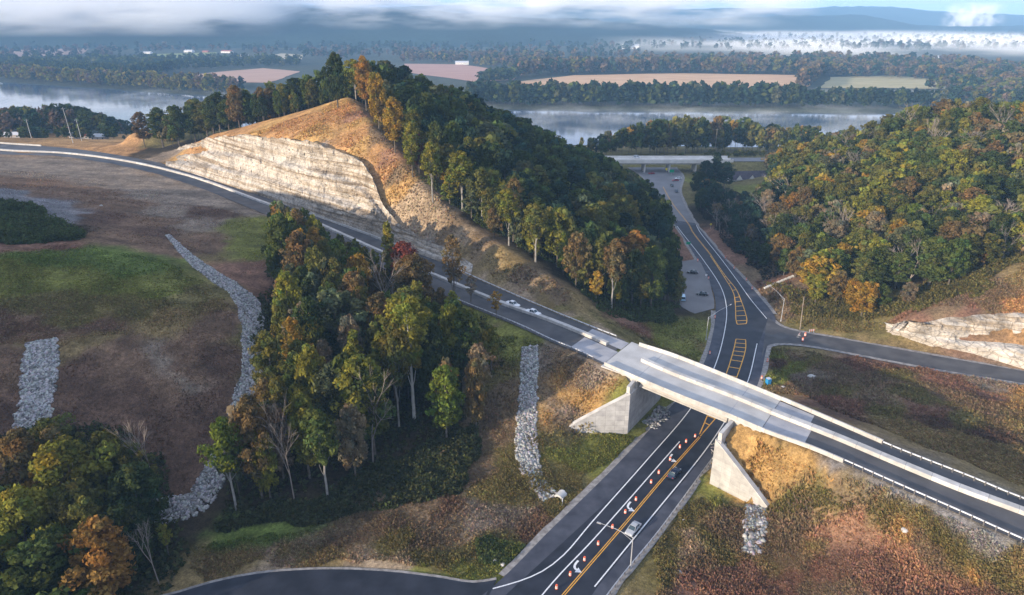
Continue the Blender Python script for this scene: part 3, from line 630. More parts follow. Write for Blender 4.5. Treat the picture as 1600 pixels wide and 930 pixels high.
mx = N('ShaderNodeMix'); mx.data_type = 'RGBA'; mx.blend_type = 'MULTIPLY'; mx.inputs['Factor'].default_value = 1; L(r1.outputs['Color'], mx.inputs['A']); L(r2.outputs['Result'], mx.inputs['B']); mp3 = N('ShaderNodeMapping'); mp3.inputs['Scale'].default_value = (.30, .30, .55); L(tc.outputs['Object'], mp3.inputs['Vector'])
vo = N('ShaderNodeTexVoronoi'); vo.feature = 'DISTANCE_TO_EDGE'; vo.inputs['Scale'].default_value = 1; L(mp3.outputs['Vector'], vo.inputs['Vector'])
r3 = N('ShaderNodeMapRange'); r3.inputs['From Min'].default_value = 0; r3.inputs['From Max'].default_value = .07; r3.inputs['To Min'].default_value = .55; L(vo.outputs['Distance'], r3.inputs['Value'])
n4 = N('ShaderNodeTexNoise'); n4.inputs['Scale'].default_value = .14; n4.inputs['Detail'].default_value = 8; n4.inputs['Roughness'].default_value = .75; L(tc.outputs['Object'], n4.inputs['Vector'])
r4 = N('ShaderNodeMapRange'); r4.inputs['From Min'].default_value = .34; r4.inputs['From Max'].default_value = .6; r4.inputs['To Min'].default_value = .5; r4.inputs['To Max'].default_value = 1.1; L(n4.outputs['Fac'], r4.inputs['Value'])
m3 = N('ShaderNodeMath'); m3.operation = 'MULTIPLY'; L(r3.outputs['Result'], m3.inputs[0]); L(r4.outputs['Result'], m3.inputs[1])
mx3 = N('ShaderNodeMix'); mx3.data_type = 'RGBA'; mx3.blend_type = 'MULTIPLY'; mx3.inputs['Factor'].default_value = 1; L(mx.outputs['Result'], mx3.inputs['A']); L(m3.outputs[0], mx3.inputs['B']); L(mx3.outputs['Result'], b.inputs['Base Color'])
bp = N('ShaderNodeBump'); bp.inputs['Distance'].default_value = .8; n3 = N('ShaderNodeTexNoise'); n3.inputs['Scale'].default_value = .9; n3.inputs['Detail'].default_value = 6; L(tc.outputs['Object'], n3.inputs['Vector']); L(n3.outputs['Fac'], bp.inputs['Height']); L(bp.outputs['Normal'], b.inputs['Normal'])
M['rock'] = m

def hash2(a, b, s=0):
    v = (a.astype(np.int64) * 73856093 ^ b.astype(np.int64) * 19349663 ^ (s * 83492791)) & 0x7fffffff
    v = ((v ^ (v >> 13)) * 1274126177) & 0x7fffffff
    return ((v ^ (v >> 16)) & 0xffff) / 65535.0
def rock_face(name, Fp, Tp, n=560, rows=72, amp=.7, seed=1, benches=((.33, .10), (.62, .12))):
    """bedded limestone: every bed a little forward or back, broken into blocks along the bed"""
    F_, T_ = resamp(crom(Fp, 2), n), resamp(crom(Tp, 2), n)
    F_[:, 2] -= .8; s = np.r_[0, np.cumsum(np.linalg.norm(np.diff(F_[:, :2], axis=0), axis=1))]
    tz = fbm(s, s * 0, 16, seed + 3, 4) * 2.2 + fbm(s, s * 0 + 9, 3.5, seed + 4, 2) * .8
    hz = T_[:, :2] - F_[:, :2]; nn = hz / (np.linalg.norm(hz, axis=1)[:, None] + 1e-6)
    v = np.linspace(0, 1, rows); hf = v * .5
    for c, wd in benches: hf += .5 / len(benches) / (1 + np.exp(-(v - c) / .01))
    hf = hf / hf[-1]; hgt = np.maximum(T_[:, 2] - F_[:, 2], .5)
    Vv = np.empty((n, rows + 1, 3))
    for j in range(rows):
        z = F_[:, 2] + (T_[:, 2] + tz * v[j] - F_[:, 2]) * v[j]
        zz = z + .02 * s + fbm(s, z * 0, 40, seed + 2, 2) * .8
        bed = np.floor(zz / 1.35 + .4 * np.sin(zz * .7)); blk = np.floor(s / (2.2 + 2.5 * hash2(bed, bed * 0, seed)) + hash2(bed, bed * 0 + 3, seed) * 9)
        st = (hash2(bed, bed * 0 + 1, seed) - .5) * 1.0 + (hash2(bed, blk, seed + 1) - .5) * 1.5 + fbm(s, z, 2.2, seed + 5, 3) * .9 + fbm(s, z * .3, 22, seed + 15, 3) * 1.5
        p = F_[:, :2] + hz * hf[j] - nn * (st * amp * min(1, 4 * v[j]) * np.clip(hgt / 8, .2, 1))[:, None]
        Vv[:, j, :2] = p; Vv[:, j, 2] = z
    Vv[:, rows, :2] = T_[:, :2] + nn * 4.5; Vv[:, rows, 2] = zat(Vv[:, rows, 0], Vv[:, rows, 1]) - .5
    k = np.arange(n * (rows + 1)).reshape(n, rows + 1)
    Fq = np.stack([k[:-1, :-1], k[1:, :-1], k[1:, 1:], k[:-1, 1:]], -1).reshape(-1, 4)
    return mesh_np(name, Vv.reshape(-1, 3), Fq, [M['rock']])
tag(rock_face('rock_face', RKF, RKT), kind='structure', label='tall pale limestone cut in the wooded hill above the highway', cat='rock face')
tag(rock_face('rock_face', RKE_F, RKE_T, 220, 34, .5, 40, ((.4, .1),)), kind='structure', label='low whitish rock cut beside the grey side road', cat='rock face')

# ------------------------------------------------------------------ bridge
def stn(P, s):
    """point of polyline P at station s along the bridge axis"""
    S = np.array([sbr(p) for p in P]); o = np.argsort(S)
    return np.array([np.interp(s, S[o], np.asarray(P)[o][:, i]) for i in range(3)])
def seg(P, s0, s1, n=40): return np.array([stn(P, s) for s in np.linspace(s0, s1, n)])
S0_, S1_ = -12.0, SPAN + 8.4
ZD = 15.0
bridge = empty('highway_bridge', (float((A0[0] + B0[0]) / 2 + 6), float((A0[1] + B0[1]) / 2 + 8), 0))
tag(bridge, 'pale concrete highway bridge crossing over the dark main road', 'bridge')
BO = Vector(bridge.location)
def under(w, name, mt, parent, **k):
    """build with vertices relative to the parent thing's world place"""
    o = Vector((0, 0, 0)); p = parent
    while p is not None: o += Vector(p.location); p = p.parent
    w.v = [(a - o.x, b_ - o.y, c - o.z) for a, b_, c in w.v]
    return w.build(name, mt, parent, **k)
ne, fe = seg(HW_NEAR, S0_, S1_), seg(HW_FAR, S0_, S1_)
flare = np.interp(np.linspace(S0_, S1_, 40), [S0_, S0_ + 7, S1_], [.9, 0, 0])
ne = offs(ne, flare); fe = offs(fe, -flare * .6)
w = MB()
def solid(w, A, B, z1, z0, mi=0):
    n = len(A); vs = [(*p[:2], z1) for p in A] + [(*p[:2], z1) for p in B] + [(*p[:2], z0) for p in A] + [(*p[:2], z0) for p in B]; fs = []
    for i in range(n - 1):
        fs += [(i + 1, i, n + i, n + i + 1), (2 * n + i, 2 * n + i + 1, 3 * n + i + 1, 3 * n + i), (i, i + 1, 2 * n + i + 1, 2 * n + i), (n + i + 1, n + i, 3 * n + i, 3 * n + i + 1)]
    fs += [(0, 2 * n, 3 * n, n), (n - 1, 2 * n - 1, 4 * n - 1, 3 * n - 1)]
    w.quad_faces(vs, fs, mi)
solid(w, fe, ne, ZD, ZD - .32); under(w, 'deck', M['conc_deck'], bridge)
w = MB()                                                    # joints across the deck, a hair proud
for s in (-1.0, SPAN - .4):
    w = MB(); a, c = stn(HW_FAR, s), stn(HW_NEAR, s); a2, c2 = stn(HW_FAR, s + .22), stn(HW_NEAR, s + .22)
    w.quad_faces([(*a[:2], ZD + .004), (*c[:2], ZD + .004), (*c2[:2], ZD + .004), (*a2[:2], ZD + .004)], [(0, 1, 2, 3)]); under(w, 'expansion_joint', M['conc_slab'], bridge)
PARA = [(-.02, -.33), (-.02, 1.02), (-.26, 1.02), (-.36, .35), (-.46, .08), (-.46, -.02)]
def panel_mat(name, d, c1, c2, mortar, scale=(2.6, 1.55)):
    m, nt, b, N, L = nodes(name); b.inputs['Roughness'].default_value = .85
    tc = N('ShaderNodeTexCoord'); dt = N('ShaderNodeVectorMath'); dt.operation = 'DOT_PRODUCT'; dt.inputs[1].default_value = (d[0], d[1], 0); L(tc.outputs['Object'], dt.inputs[0])
    sx = N('ShaderNodeSeparateXYZ'); L(tc.outputs['Object'], sx.inputs[0]); cx = N('ShaderNodeCombineXYZ'); L(dt.outputs['Value'], cx.inputs['X']); L(sx.outputs['Z'], cx.inputs['Y'])
    br = N('ShaderNodeTexBrick'); br.inputs['Scale'].default_value = 1; br.inputs['Brick Width'].default_value = scale[0]; br.inputs['Row Height'].default_value = scale[1]; br.inputs['Mortar Size'].default_value = .035; br.inputs['Bias'].default_value = 0
    br.offset = .0; br.inputs['Color1'].default_value = (*c1, 1); br.inputs['Color2'].default_value = (*c2, 1); br.inputs['Mortar'].default_value = (*mortar, 1); L(cx.outputs['Vector'], br.inputs['Vector'])
    n = N('ShaderNodeTexNoise'); n.inputs['Scale'].default_value = .6; n.inputs['Detail'].default_value = 6; L(tc.outputs['Object'], n.inputs['Vector'])
    mr = N('ShaderNodeMapRange'); mr.inputs['From Min'].default_value = .3; mr.inputs['From Max'].default_value = .7; mr.inputs['To Min'].default_value = .78; mr.inputs['To Max'].default_value = 1.12; L(n.outputs['Fac'], mr.inputs['Value'])
    mx = N('ShaderNodeMix'); mx.data_type = 'RGBA'; mx.blend_type = 'MULTIPLY'; mx.inputs['Factor'].default_value = 1; L(br.outputs['Color'], mx.inputs['A']); L(mr.outputs['Result'], mx.inputs['B']); L(mx.outputs['Result'], b.inputs['Base Color'])
    return m
M['conc_par'] = panel_mat('parapet_concrete', (.78, -.63), (.40, .385, .365), (.52, .50, .475), (.16, .155, .15), (5.2, 40))
def parapet(P, left, parent, name='parapet', mt=None):
    pr = [(-o if left else o, u) for o, u in PARA]
    w = MB(); w.sweep(P, pr if not left else pr[::-1]); return under(w, name, mt or M['conc_par'], parent)
parapet([(x, y, ZD + .003) for x, y, z in seg(HW_NEAR, -11.6, S1_ + .25)], False, bridge)
parapet([(x, y, ZD + .003) for x, y, z in seg(HW_FAR, -9.0, S1_ + .25)], True, bridge)
MED = [(-.42, 0), (-.42, .10), (-.2, .38), (-.12, .95), (.12, .95), (.2, .38), (.42, .10), (.42, 0)]
MEDW = [(-.75, 0), (-.72, .85), (-.6, .95), (.6, .95), (.72, .85), (.75, 0)]
w = MB(); w.sweep([(x, y, ZD + .003) for x, y, z in seg(HW_MED, -4.0, S1_)], MEDW); under(w, 'median_barrier', M['conc_par'], bridge)
w = MB()
for f in (.06, .28, .5, .72, .94):
    a, c = stn(HW_FAR, .25), stn(HW_FAR, SPAN - .25); a2, c2 = stn(HW_NEAR, .25), stn(HW_NEAR, SPAN - .25)
    p0 = a + (a2 - a) * f; p1 = c + (c2 - c) * f; P = [(p0[0], p0[1], 0), (p1[0], p1[1], 0)]
    w.sweep(P, [(-.5, 12.85), (.5, 12.85), (.5, 13.1), (.12, 13.35), (.12, 14.3), (.55, 14.5), (.55, 14.66), (-.55, 14.66), (-.55, 14.5), (-.12, 14.3), (-.12, 13.35), (-.5, 13.1)])
under(w, 'girder', M['conc_dark'], bridge)

mpw = panel_mat('wall_panels_along_wing', (1, 0), (.36, .355, .36), (.46, .455, .45), (.25, .245, .24)); mpf = panel_mat('wall_panels_along_road', DA, (.34, .335, .34), (.42, .415, .41), (.24, .235, .23))
mpe = panel_mat('eastern_wall_panels', DBW, (.34, .33, .315), (.41, .40, .38), (.28, .27, .26))
def abut(c, far_, tip, nrm_face, lab, ztip, mface, mwing, zlow):
    a = M['conc']; c, far_, tip = np.array(c), np.array(far_), np.array(tip); back = -np.array(nrm_face)
    w = MB(); q = [c, far_, far_ + back * 1.5, c + back * 1.5]; w.poly_prism(q if np.cross(far_ - c, back) > 0 else q[::-1], -1.5, 12.6)
    ab = under(w, 'abutment', mface, bridge); ab['label'] = lab
    w = MB(); u = (far_ - c) / np.linalg.norm(far_ - c)
    # back wall between seat and deck
    a0, a1 = stn(HW_NEAR, sbr(c)), stn(HW_FAR, sbr(c)); a0, a1 = a0[:2], a1[:2]
    q = [a0 + back * .3, a1 + back * .3, a1 + back * 1.4, a0 + back * 1.4]; w.poly_prism(q, 12.604, 14.67)
    under(w, 'back_wall', M['conc_dark'], ab)
    d = tip - c; Lw = np.linalg.norm(d); d /= Lw; nb = np.array([d[1], -d[0]]); nb = nb if np.dot(nb, u) > 0 else -nb
    w = MB(); N_ = 14; prof = []
    for i in range(N_ + 1):
        t = i / N_; prof.append((c + d * (Lw * t), 12.55 + (ztip - 12.55) * t ** 1.05))
    vs = []
    for p, z in prof:
        for off in (-.012, 1.15): vs += [(*(p + nb * off), zlow), (*(p + nb * off), z)]
    fs = []
    for i in range(N_):
        k = 4 * i; fs += [(k, k + 4, k + 5, k + 1), (k + 2, k + 3, k + 7, k + 6), (k + 1, k + 5, k + 7, k + 3)]
    k = 4 * N_; fs += [(0, 1, 3, 2), (k, k + 2, k + 3, k + 1)]
    w.quad_faces(vs, fs); under(w, 'wing_wall', mwing, ab)
    w = MB(); cop = [(*(p + nb * .58), z) for p, z in prof]
    w.sweep(cop, [(-.65, 0), (-.65, .25), (.65, .25), (.65, 0)]); under(w, 'coping', M['conc'], ab)
    # cheek strut between deck edge and wing corner
    w = MB(); e = stn(HW_NEAR, sbr(c) + (-1.3 if back[0] < 0 else 1.3)); g = c + u * .4 + back * .9
    w.sweep([(e[0], e[1], 0), (g[0], g[1], 0)], [(-.45, 12.3), (-.45, 14.6), (.45, 14.6), (.45, 12.3)]); under(w, 'cheek_wall', M['conc'], ab)
abut(A0, A1, AW, NA, 'western abutment with grey panelled wing wall', 2.9, mpf, mpw, -1.5)
abut(B0, B1, BW, -NA, 'eastern abutment with pale tapering wing wall', 2.0, mpf, mpe, -1.5)
# skirts below the approach ends of the deck
w = MB()
for P, s0, s1, sg in ((HW_NEAR, S0_, -1.4, 1), (HW_FAR, S0_, -1.4, -1), (HW_NEAR, SPAN + 1.4, S1_, 1), (HW_FAR, SPAN + 1.4, S1_, -1)):
    w = MB(); w.sweep([(x, y, 0) for x, y, z in offs(seg(P, s0, s1, 8), -.3 * sg)], [(-.25, 12.2), (-.25, 14.675), (.25, 14.675), (.25, 12.2)]); under(w, 'skirt_wall', M['conc_dark'], bridge)
# grey concrete patches on the carriageways next to the bridge
def slab(s0, s1, f0, f1, dz, lab):
    n = 14; A = []; B = []
    for s in np.linspace(s0, s1, n):
        a, c, mid = stn(HW_FAR, s), stn(HW_NEAR, s), stn(HW_MED, s)
        e0, e1 = (a, mid) if f0 < .5 else (mid, c)
        A.append(e0 + (e1 - e0) * .12); B.append(e0 + (e1 - e0) * .9)
    w = MB(); w.strip([(p[0], p[1], p[2] + dz) for p in A], [(p[0], p[1], p[2] + dz) for p in B]); tag(w.build('approach_slab', M['conc_slab']), kind='structure', label=lab, cat='slab')
slab(S0_ - 13, S0_ - .15, .9, 1, .05, 'pale grey slab on the near carriageway west of the bridge'); slab(S0_ - 14, S0_ - .15, .1, 1, .05, 'pale grey slab on the far carriageway west of the bridge')
slab(S1_ + .15, S1_ + 10, .9, 1, .05, 'pale grey slab on the near carriageway east of the bridge'); slab(S1_ + .15, S1_ + 9, .1, 1, .05, 'pale grey slab on the far carriageway east of the bridge')

# ------------------------------------------------------------------ barriers and guardrails
def part_of(P, x0, x1):
    px = np.array([proj(*p)[0] for p in P]); return np.asarray(P)[(px >= x0) & (px <= x1)]
def barrier(P, prof, label, mt='conc_par', group=None):
    P = np.asarray(P); o = P[len(P) // 2]; e = MB(); e.sweep(P - o + np.array([0, 0, .0]), prof)
    ob = e.build('concrete_barrier', M[mt]); ob.location = o; tag(ob, label, 'barrier'); return ob
wm = [p for p in part_of(HW_MED, -600, 960) if sbr(p) < -12.4]
barrier(np.array(wm), MEDW, 'long white concrete barrier between the carriageways west of the bridge')
em = [stn(HW_MED, S1_ + .02)] + [p for p in part_of(HW_MED, 1180, 2500) if sbr(p) > S1_ + 1]
barrier(np.array(em), [(-.95, 0), (-.92, .85), (-.8, .95), (.8, .95), (.92, .85), (.95, 0)], 'wide white concrete barrier between the carriageways east of the bridge')
J = [(-o, u) for o, u in PARA if u > -.1]
JL = [(-.25, 0), (-.2, 1.0), (.2, 1.0), (.25, 0)]
barrier(np.array([stn(HW_NEAR, S1_ + .27)] + [p for p in part_of(HW_NEAR, 1190, 1318) if sbr(p) > S1_ + 1]), JL, 'white concrete barrier along the golden slope, continuing the bridge parapet')
barrier(np.array([stn(HW_FAR, S1_ + .27)] + [p for p in part_of(HW_FAR, 1200, 1385) if sbr(p) > S1_ + 1]), JL, 'white concrete barrier beside the brown field, continuing the bridge parapet')
barrier(offs(part_of(HW_FAR, 474, 660), 2.2), JL, 'short white concrete barrier at the foot of the limestone cut')
barrier(offs(part_of(HW_FAR, -300, 70), .5), JL, 'white concrete barrier on the outer side of the highway bend')

def guardrail(P, label, every=2.0, side=1, cap=100):
    P = np.asarray(P, float); o = P[len(P) // 2].copy(); g = empty('guardrail', tuple(o)); tag(g, label, 'guardrail', 'guardrails')
    Q = P - o; w = MB()
    w.sweep(Q, [(-.04, .5), (.05, .56), (-.02, .66), (.05, .76), (-.04, .84), (-.08, .84), (-.08, .5)]); w.build('rail', M['rail'], g)
    L_ = np.linalg.norm(np.diff(Q, axis=0), axis=1).sum(); n = min(cap, max(2, int(L_ / every))); R = resamp(offs(Q, .14 * side), n)
    w = MB(); w.box((0, 0, .3), (.16, .2, 1.1)); me = w.build('post', M['post'], obj=False)
    for p in R: k = bpy.data.objects.new('post', me); k.location = (p[0], p[1], p[2]); link(k, g)
guardrail(offs(part_of(HW_NEAR, 1308, 2300), -.3), 'steel guardrail with dark posts above the green and red slope, right of the bridge', 2.0)
guardrail(offs(part_of(HW_FAR, 1376, 2300), .3), 'steel guardrail between the highway and the brown field', 2.0)
guardrail(offs(part_of(HW_NEAR, 700, 938), -.4), 'guardrail with dark posts above the grey stone chute, left of the bridge', 2.0)
guardrail(offs(part_of(HW_FAR, 690, 975), .4), 'thin guardrail along the foot of the grassy cut, left of the bridge', 2.5)
MRN = np.array([p for p in MR_R if 90 < p[1] < 150])
guardrail(offs(MRN, .5), 'guardrail beside the main road where the street lamp stands', 2.0)
# ------------------------------------------------------------------ vehicles
def make_car(kind, paint_m, label, cat, loc, rz, scale=1.0, group=None):
    """x forward, origin on the road under the middle"""
    g = empty(kind, loc, rz); tag(g, label, cat, group)
    if scale != 1: g.scale = (scale,) * 3
    if kind == 'pickup_truck':
        body = [(-2.7, .45), (-2.72, .95), (-1.0, .98), (1.1, 1.02), (2.45, .92), (2.7, .72), (2.72, .45)]; cab = [(-1.0, .97), (-.75, 1.72), (.55, 1.74), (1.25, 1.0)]
    elif kind == 'van':
        body = [(-2.5, .4), (-2.52, 1.1), (1.5, 1.15), (2.4, .95), (2.5, .7), (2.5, .4)]; cab = [(-2.45, 1.1), (-2.3, 1.95), (.9, 1.95), (1.8, 1.08)]
    elif kind == 'sport_utility_car':
        body = [(-2.3, .4), (-2.33, .95), (1.0, 1.0), (2.1, .92), (2.32, .72), (2.33, .4)]; cab = [(-2.2, .95), (-1.9, 1.68), (.2, 1.7), (1.05, .98)]
    else:
        body = [(-2.35, .36), (-2.38, .78), (-1.55, .92), (.95, .90), (2.1, .76), (2.38, .6), (2.4, .36)]; cab = [(-1.75, .9), (-1.0, 1.4), (.1, 1.43), (1.0, .89)]
    def loft(prof, ys):
        w = MB(); n = len(prof); vs = []
        for y, ins, drop in ys:
            for (x, z) in prof: vs.append((x * ins, y, z - drop * (1 if z > .6 else 0)))
        fs = []
        for r in range(len(ys) - 1):
            for i in range(n): j = (i + 1) % n; fs.append((r * n + i, (r + 1) * n + i, (r + 1) * n + j, r * n + j))
        fs += [tuple(range(n)), tuple((len(ys) - 1) * n + i for i in range(n - 1, -1, -1))]
        w.quad_faces(vs, fs); return w
    loft(body, [(-.93, .955, .06), (-.86, .99, .01), (0, 1, 0), (.86, .99, .01), (.93, .955, .06)]).build('body', paint_m, g)
    w = MB(); n = len(cab); (x0, z0), (x1, z1), (x2, z2), (x3, z3) = cab
    vs = [(x0, -.84, z0), (x1, -.64, z1), (x2, -.64, z2), (x3, -.84, z3), (x0, .84, z0), (x1, .64, z1), (x2, .64, z2), (x3, .84, z3)]
    w.quad_faces(vs, [(0, 1, 2, 3), (7, 6, 5, 4), (0, 4, 5, 1), (1, 5, 6, 2), (2, 6, 7, 3)]); w.build('window', M['glass'], g)
    w = MB(); xr0, xr1 = x1 - .06, x2 + .1; w.box(((xr0 + xr1) / 2, 0, z1 + .025), (xr1 - xr0, 1.34, .07))
    for sy in (-1, 1):
        for (xa, za, ya), (xb, zb, yb) in (((x0, z0, .85), (x1, z1, .66)), ((x3, z3, .85), (x2, z2, .66)), (((x0 + x3) / 2, z0, .86), ((x1 + x2) / 2, z1, .665))):
            w.tube((xa, sy * ya, za), (xb, sy * yb, zb + .02), .055, n=5)
    w.build('roof', paint_m, g)
    wh = MB(); wh.tube((0, -.1, 0), (0, .1, 0), .33, n=16); wm_ = wh.build('wheel', M['black_rubber'], obj=False)
    rm = MB(); rm.tube((0, -.108, 0), (0, .108, 0), .2, n=12); rm_ = rm.build('rim', M['rim'], obj=False)
    for x in (-1.42, 1.42):
        for sy in (-1, 1):
            k = bpy.data.objects.new('wheel', wm_); k.location = (x, sy * .84, .33); link(k, g); r = bpy.data.objects.new('rim', rm_); link(r, k)
    for sy in (-1, 1):
        w = MB(); w.box((body[-2][0] - .02, sy * .66, body[-2][1] + .02), (.14, .38, .13)); w.build('headlight', M['lens'], g)
        w = MB(); w.box((body[1][0] + .02, sy * .7, body[1][1] - .08), (.1, .3, .14)); w.build('tail_light', M['tail'], g)
    return g
def heading(P, p):
    P = np.asarray(P); i = int(((P[:, :2] - np.array(p[:2])) ** 2).sum(1).argmin()); t = P[min(i + 1, len(P) - 1)] - P[max(0, i - 1)]
    return math.atan2(t[1], t[0])
def car_at(kind, px, pz, paint_m, label, cat, rz=None, along=None, rev=False, scale=1.0, group=None):
    p = at(px[0], px[1], pz)
    if along is not None: rz = heading(along, p) + (math.pi if rev else 0)
    return make_car(kind, paint_m, label, cat, (p[0], p[1], pz), rz, scale, group)
car_at('sedan', (989, 829), .02, M['silver'], 'silver sedan driving on the main road near the street lamp', 'car', along=YL, rev=True)
car_at('sedan', (1053, 742), .02, M['navycar'], 'dark blue sedan on the main road beside the yellow line', 'car', along=YL, rev=False)
car_at('pickup_truck', (801, 478), 15.6, M['whitecar'], 'white pickup truck on the highway, the farther west of two white vehicles', 'pickup truck', along=HW_MED)
car_at('pickup_truck', (833, 491), 15.5, M['whitecar'], 'white pickup truck on the highway, the nearer to the bridge of two', 'pickup truck', along=HW_MED)
car_at('sedan', (1082, 427), .03, M['blackcar'], 'black car in the parking lot, the one farther from the bridge', 'car', rz=math.radians(168), group='cars in the parking lot')
car_at('sedan', (1097, 461), .03, M['blackcar'], 'black car in the parking lot, the one nearer the lot exit', 'car', rz=math.radians(165), group='cars in the parking lot')
car_at('van', (1067, 468), .03, M['paleblue'], 'pale blue van parked under the trees at the lot edge', 'van', rz=math.radians(80), group='cars in the parking lot')
car_at('sport_utility_car', (1064, 449), .03, M['navycar'], 'dark car parked behind the pale blue van', 'car', rz=math.radians(80), group='cars in the parking lot')
fg = 'cars on the road before the far overpass'
car_at('sedan', (1057, 300), .03, M['navycar'], 'dark car on the grey far road, nearest to the black surfacing', 'car', along=MR_C, rev=True, group=fg)
car_at('sedan', (1050, 291), .03, M['blackcar'], 'dark car on the grey far road, second from the black surfacing', 'car', along=MR_C, rev=True, group=fg)
car_at('sedan', (1055, 283), .03, M['redcar'], 'dark red car waiting at the green traffic island', 'car', rz=math.radians(190), group=fg)
car_at('sedan', (1060, 280), .03, M['whitecar'], 'small white car at the green traffic island', 'car', rz=math.radians(190), group=fg)
car_at('sedan', (1018, 272), .03, M['redcar'], 'dark red car just leaving the shade of the far overpass', 'car', rz=math.radians(200), group=fg)

# ------------------------------------------------------------------ drums and barricades
def make_drum(label, loc, group):
    g = empty('traffic_drum', loc); tag(g, label, 'traffic drum', group)
    w = MB(); w.tube((0, 0, 0), (0, 0, .06), .36, n=14); w.build('rubber_base', M['black_rubber'], g)
    w = MB()
    for z0, z1, mi in ((.06, .25, 0), (.25, .42, 1), (.42, .58, 0), (.58, .75, 1), (.75, 1.0, 0)): w.tube((0, 0, z0), (0, 0, z1), .30 - .06 * z0, .30 - .06 * z1, 14, mi)
    w.tube((0, 0, 1.0), (0, 0, 1.08), .08, n=6)
    w.build('barrel', [M['orange'], M['white_band']], g); return g
dp = []
DR = [(209, 900, 'nearest the bottom of the picture in the row'), (273, 838, 'beside the lowest turn arrow'), (340, 768, 'just up-road of the lowest turn arrow'), (404, 694, 'third above the lowest turn arrow in the row'),
      (471, 616, 'seen just past the street lamp arm'), (531, 546, 'beside the middle turn arrow'), (581, 486, 'just up-road of the middle turn arrow'), (652, 405, 'halfway between the middle and upper turn arrows'),
      (688, 360, 'closest below the upper turn arrow'), (741, 298, 'beside the upper turn arrow'), (787, 240, 'at the end of the white lane line'), (816, 214, 'second from the yellow hatching in the row'), (858, 190, 'touching the tip of the yellow hatching')]
d0 = None
for x, y, t in DR:
    p = at(800 + x / 3, 620 + y / 3, .02); lab = 'orange and white drum ' + t
    if d0 is None: d0 = make_drum(lab, p, 'drums closing the turning lane'); dd = d0
    else: dd = copy_tree(d0); dd.location = p; tag(dd, lab, 'traffic drum', 'drums closing the turning lane')
    dd.rotation_euler[2] = rnd.uniform(0, 6)
for x, y, t in [(1133, 404, 'at the curve of the eastern verge, farthest up the road'), (1147, 420, 'on the eastern verge, second from the far end'), (1166, 438, 'on the eastern verge, third from the far end'), (1175, 452, 'on the eastern verge, closest to the pale fallen pipe'),
                (1199, 565, 'on the eastern verge up-road of the blue toilet'), (1190, 592, 'right beside the blue toilet'), (1109, 553, 'on the western verge next to the lawn'), (1117, 497, 'on the western verge by the parking lot exit'), (1107, 436, 'on the strip between parking lot and road'),
                (1090, 408, 'at the upper entrance of the parking lot')]:
    p = at(x, y, .02); dd = copy_tree(d0); dd.location = p; tag(dd, 'orange and white drum ' + t, 'traffic drum', 'drums along the verges'); dd.rotation_euler[2] = rnd.uniform(0, 6)
for x, y, t in [(1254, 533, 'in the middle of the grey side road'), (1258, 525, 'at the far edge of the grey side road')]:
    p = at(x, y, .1); dd = copy_tree(d0); dd.location = p; tag(dd, 'orange and white drum standing ' + t, 'traffic drum', 'drums closing the side road'); dd.scale = (1.25,) * 3
def barricade(loc, rz, label):
    g = empty('road_barricade', loc, rz); tag(g, label, 'barricade')
    for z in (.75, 1.2): w = MB(); [w.box((-1.2 + k * .4 + .2, 0, z), (.4, .05, .26), mi=k % 2) for k in range(6)]; w.build('striped_board', [M['white_band'], M['orange']], g)
    for x in (-.9, .9):
        w = MB(); w.box((x, 0, .7), (.07, .07, 1.4)); w.box((x, 0, .05), (.1, 1.0, .08)); w.build('leg', M['steel_pole'], g)
barricade((*at(1248, 526, .1)[:2], .1), .9, 'white and orange barricade on the grey side road, beside the drums')
barricade((*at(1268, 520, .3)[:2], .3), .3, 'striped barricade at the far edge of the grey side road')

# ------------------------------------------------------------------ lamps, poles, signs
def street_lamp(p, hgt, tip, label):
    g = empty('street_lamp', p); tag(g, label, 'street lamp', 'street lamps')
    d = np.array(tip) - np.array(p[:2]); w = MB(); w.tube((0, 0, 0), (0, 0, .5), .24, .22, 8); w.build('base', M['steel_pole'], g)
    w = MB(); w.tube((0, 0, .5), (0, 0, hgt), .13, .085, 8); w.build('pole', M['steel_pole'], g)
    w = MB(); w.tube((0, 0, hgt - .2), (d[0] * .5, d[1] * .5, hgt + .55), .06, .05, 6); w.tube((d[0] * .5, d[1] * .5, hgt + .55), (d[0], d[1], hgt + .7), .05, .04, 6); w.tube((0, 0, hgt - 1.1), (d[0] * .32, d[1] * .32, hgt + .22), .045, .04, 6); w.build('arm', M['steel_pole'], g)
    u = d / np.linalg.norm(d); w = MB(); w.box((d[0] + u[0] * .3, d[1] + u[1] * .3, hgt + .68), (.95, .36, .2), math.atan2(u[1], u[0]), taper=.8); w.build('lamp_head', M['rim'], g)
    return g
p = at(985, 888, 0); q = at(938, 817, 9.0); street_lamp(p, 8.2, q[:2], 'grey street lamp with a long arm over the silver sedan')
p = at(1103, 531, .2); q = at(1141, 479, 9.0); street_lamp(p, 8.8, q[:2], 'grey street lamp on the lawn, its arm reaching over the hatched island')
p = at(1220, 502, .4); q = at(1202, 449, 9.6); street_lamp(p, 9.2, q[:2], 'pale lamp post with short arm at the corner of the side road')
def utility_pole(base, hgt, label, crossarm=True, lean=0.0, mt='wood_pole', group='utility poles'):
    g = empty('utility_pole', base); tag(g, label, 'utility pole', group)
    w = MB(); w.tube((0, 0, -.5), (lean, 0, hgt), .19, .12, 8); w.build('pole', M[mt], g)
    if crossarm:
        w = MB(); w.box((lean, 0, hgt - .9), (2.4, .12, .14), .5); w.build('crossarm', M[mt], g)
        for k in (-1, 0, 1): w = MB(); w.tube((lean + k * math.cos(.5), k * math.sin(.5), hgt - .84), (lean + k * math.cos(.5), k * math.sin(.5), hgt - .6), .06, n=6); w.build('insulator', M['white_band'], g)
    return g
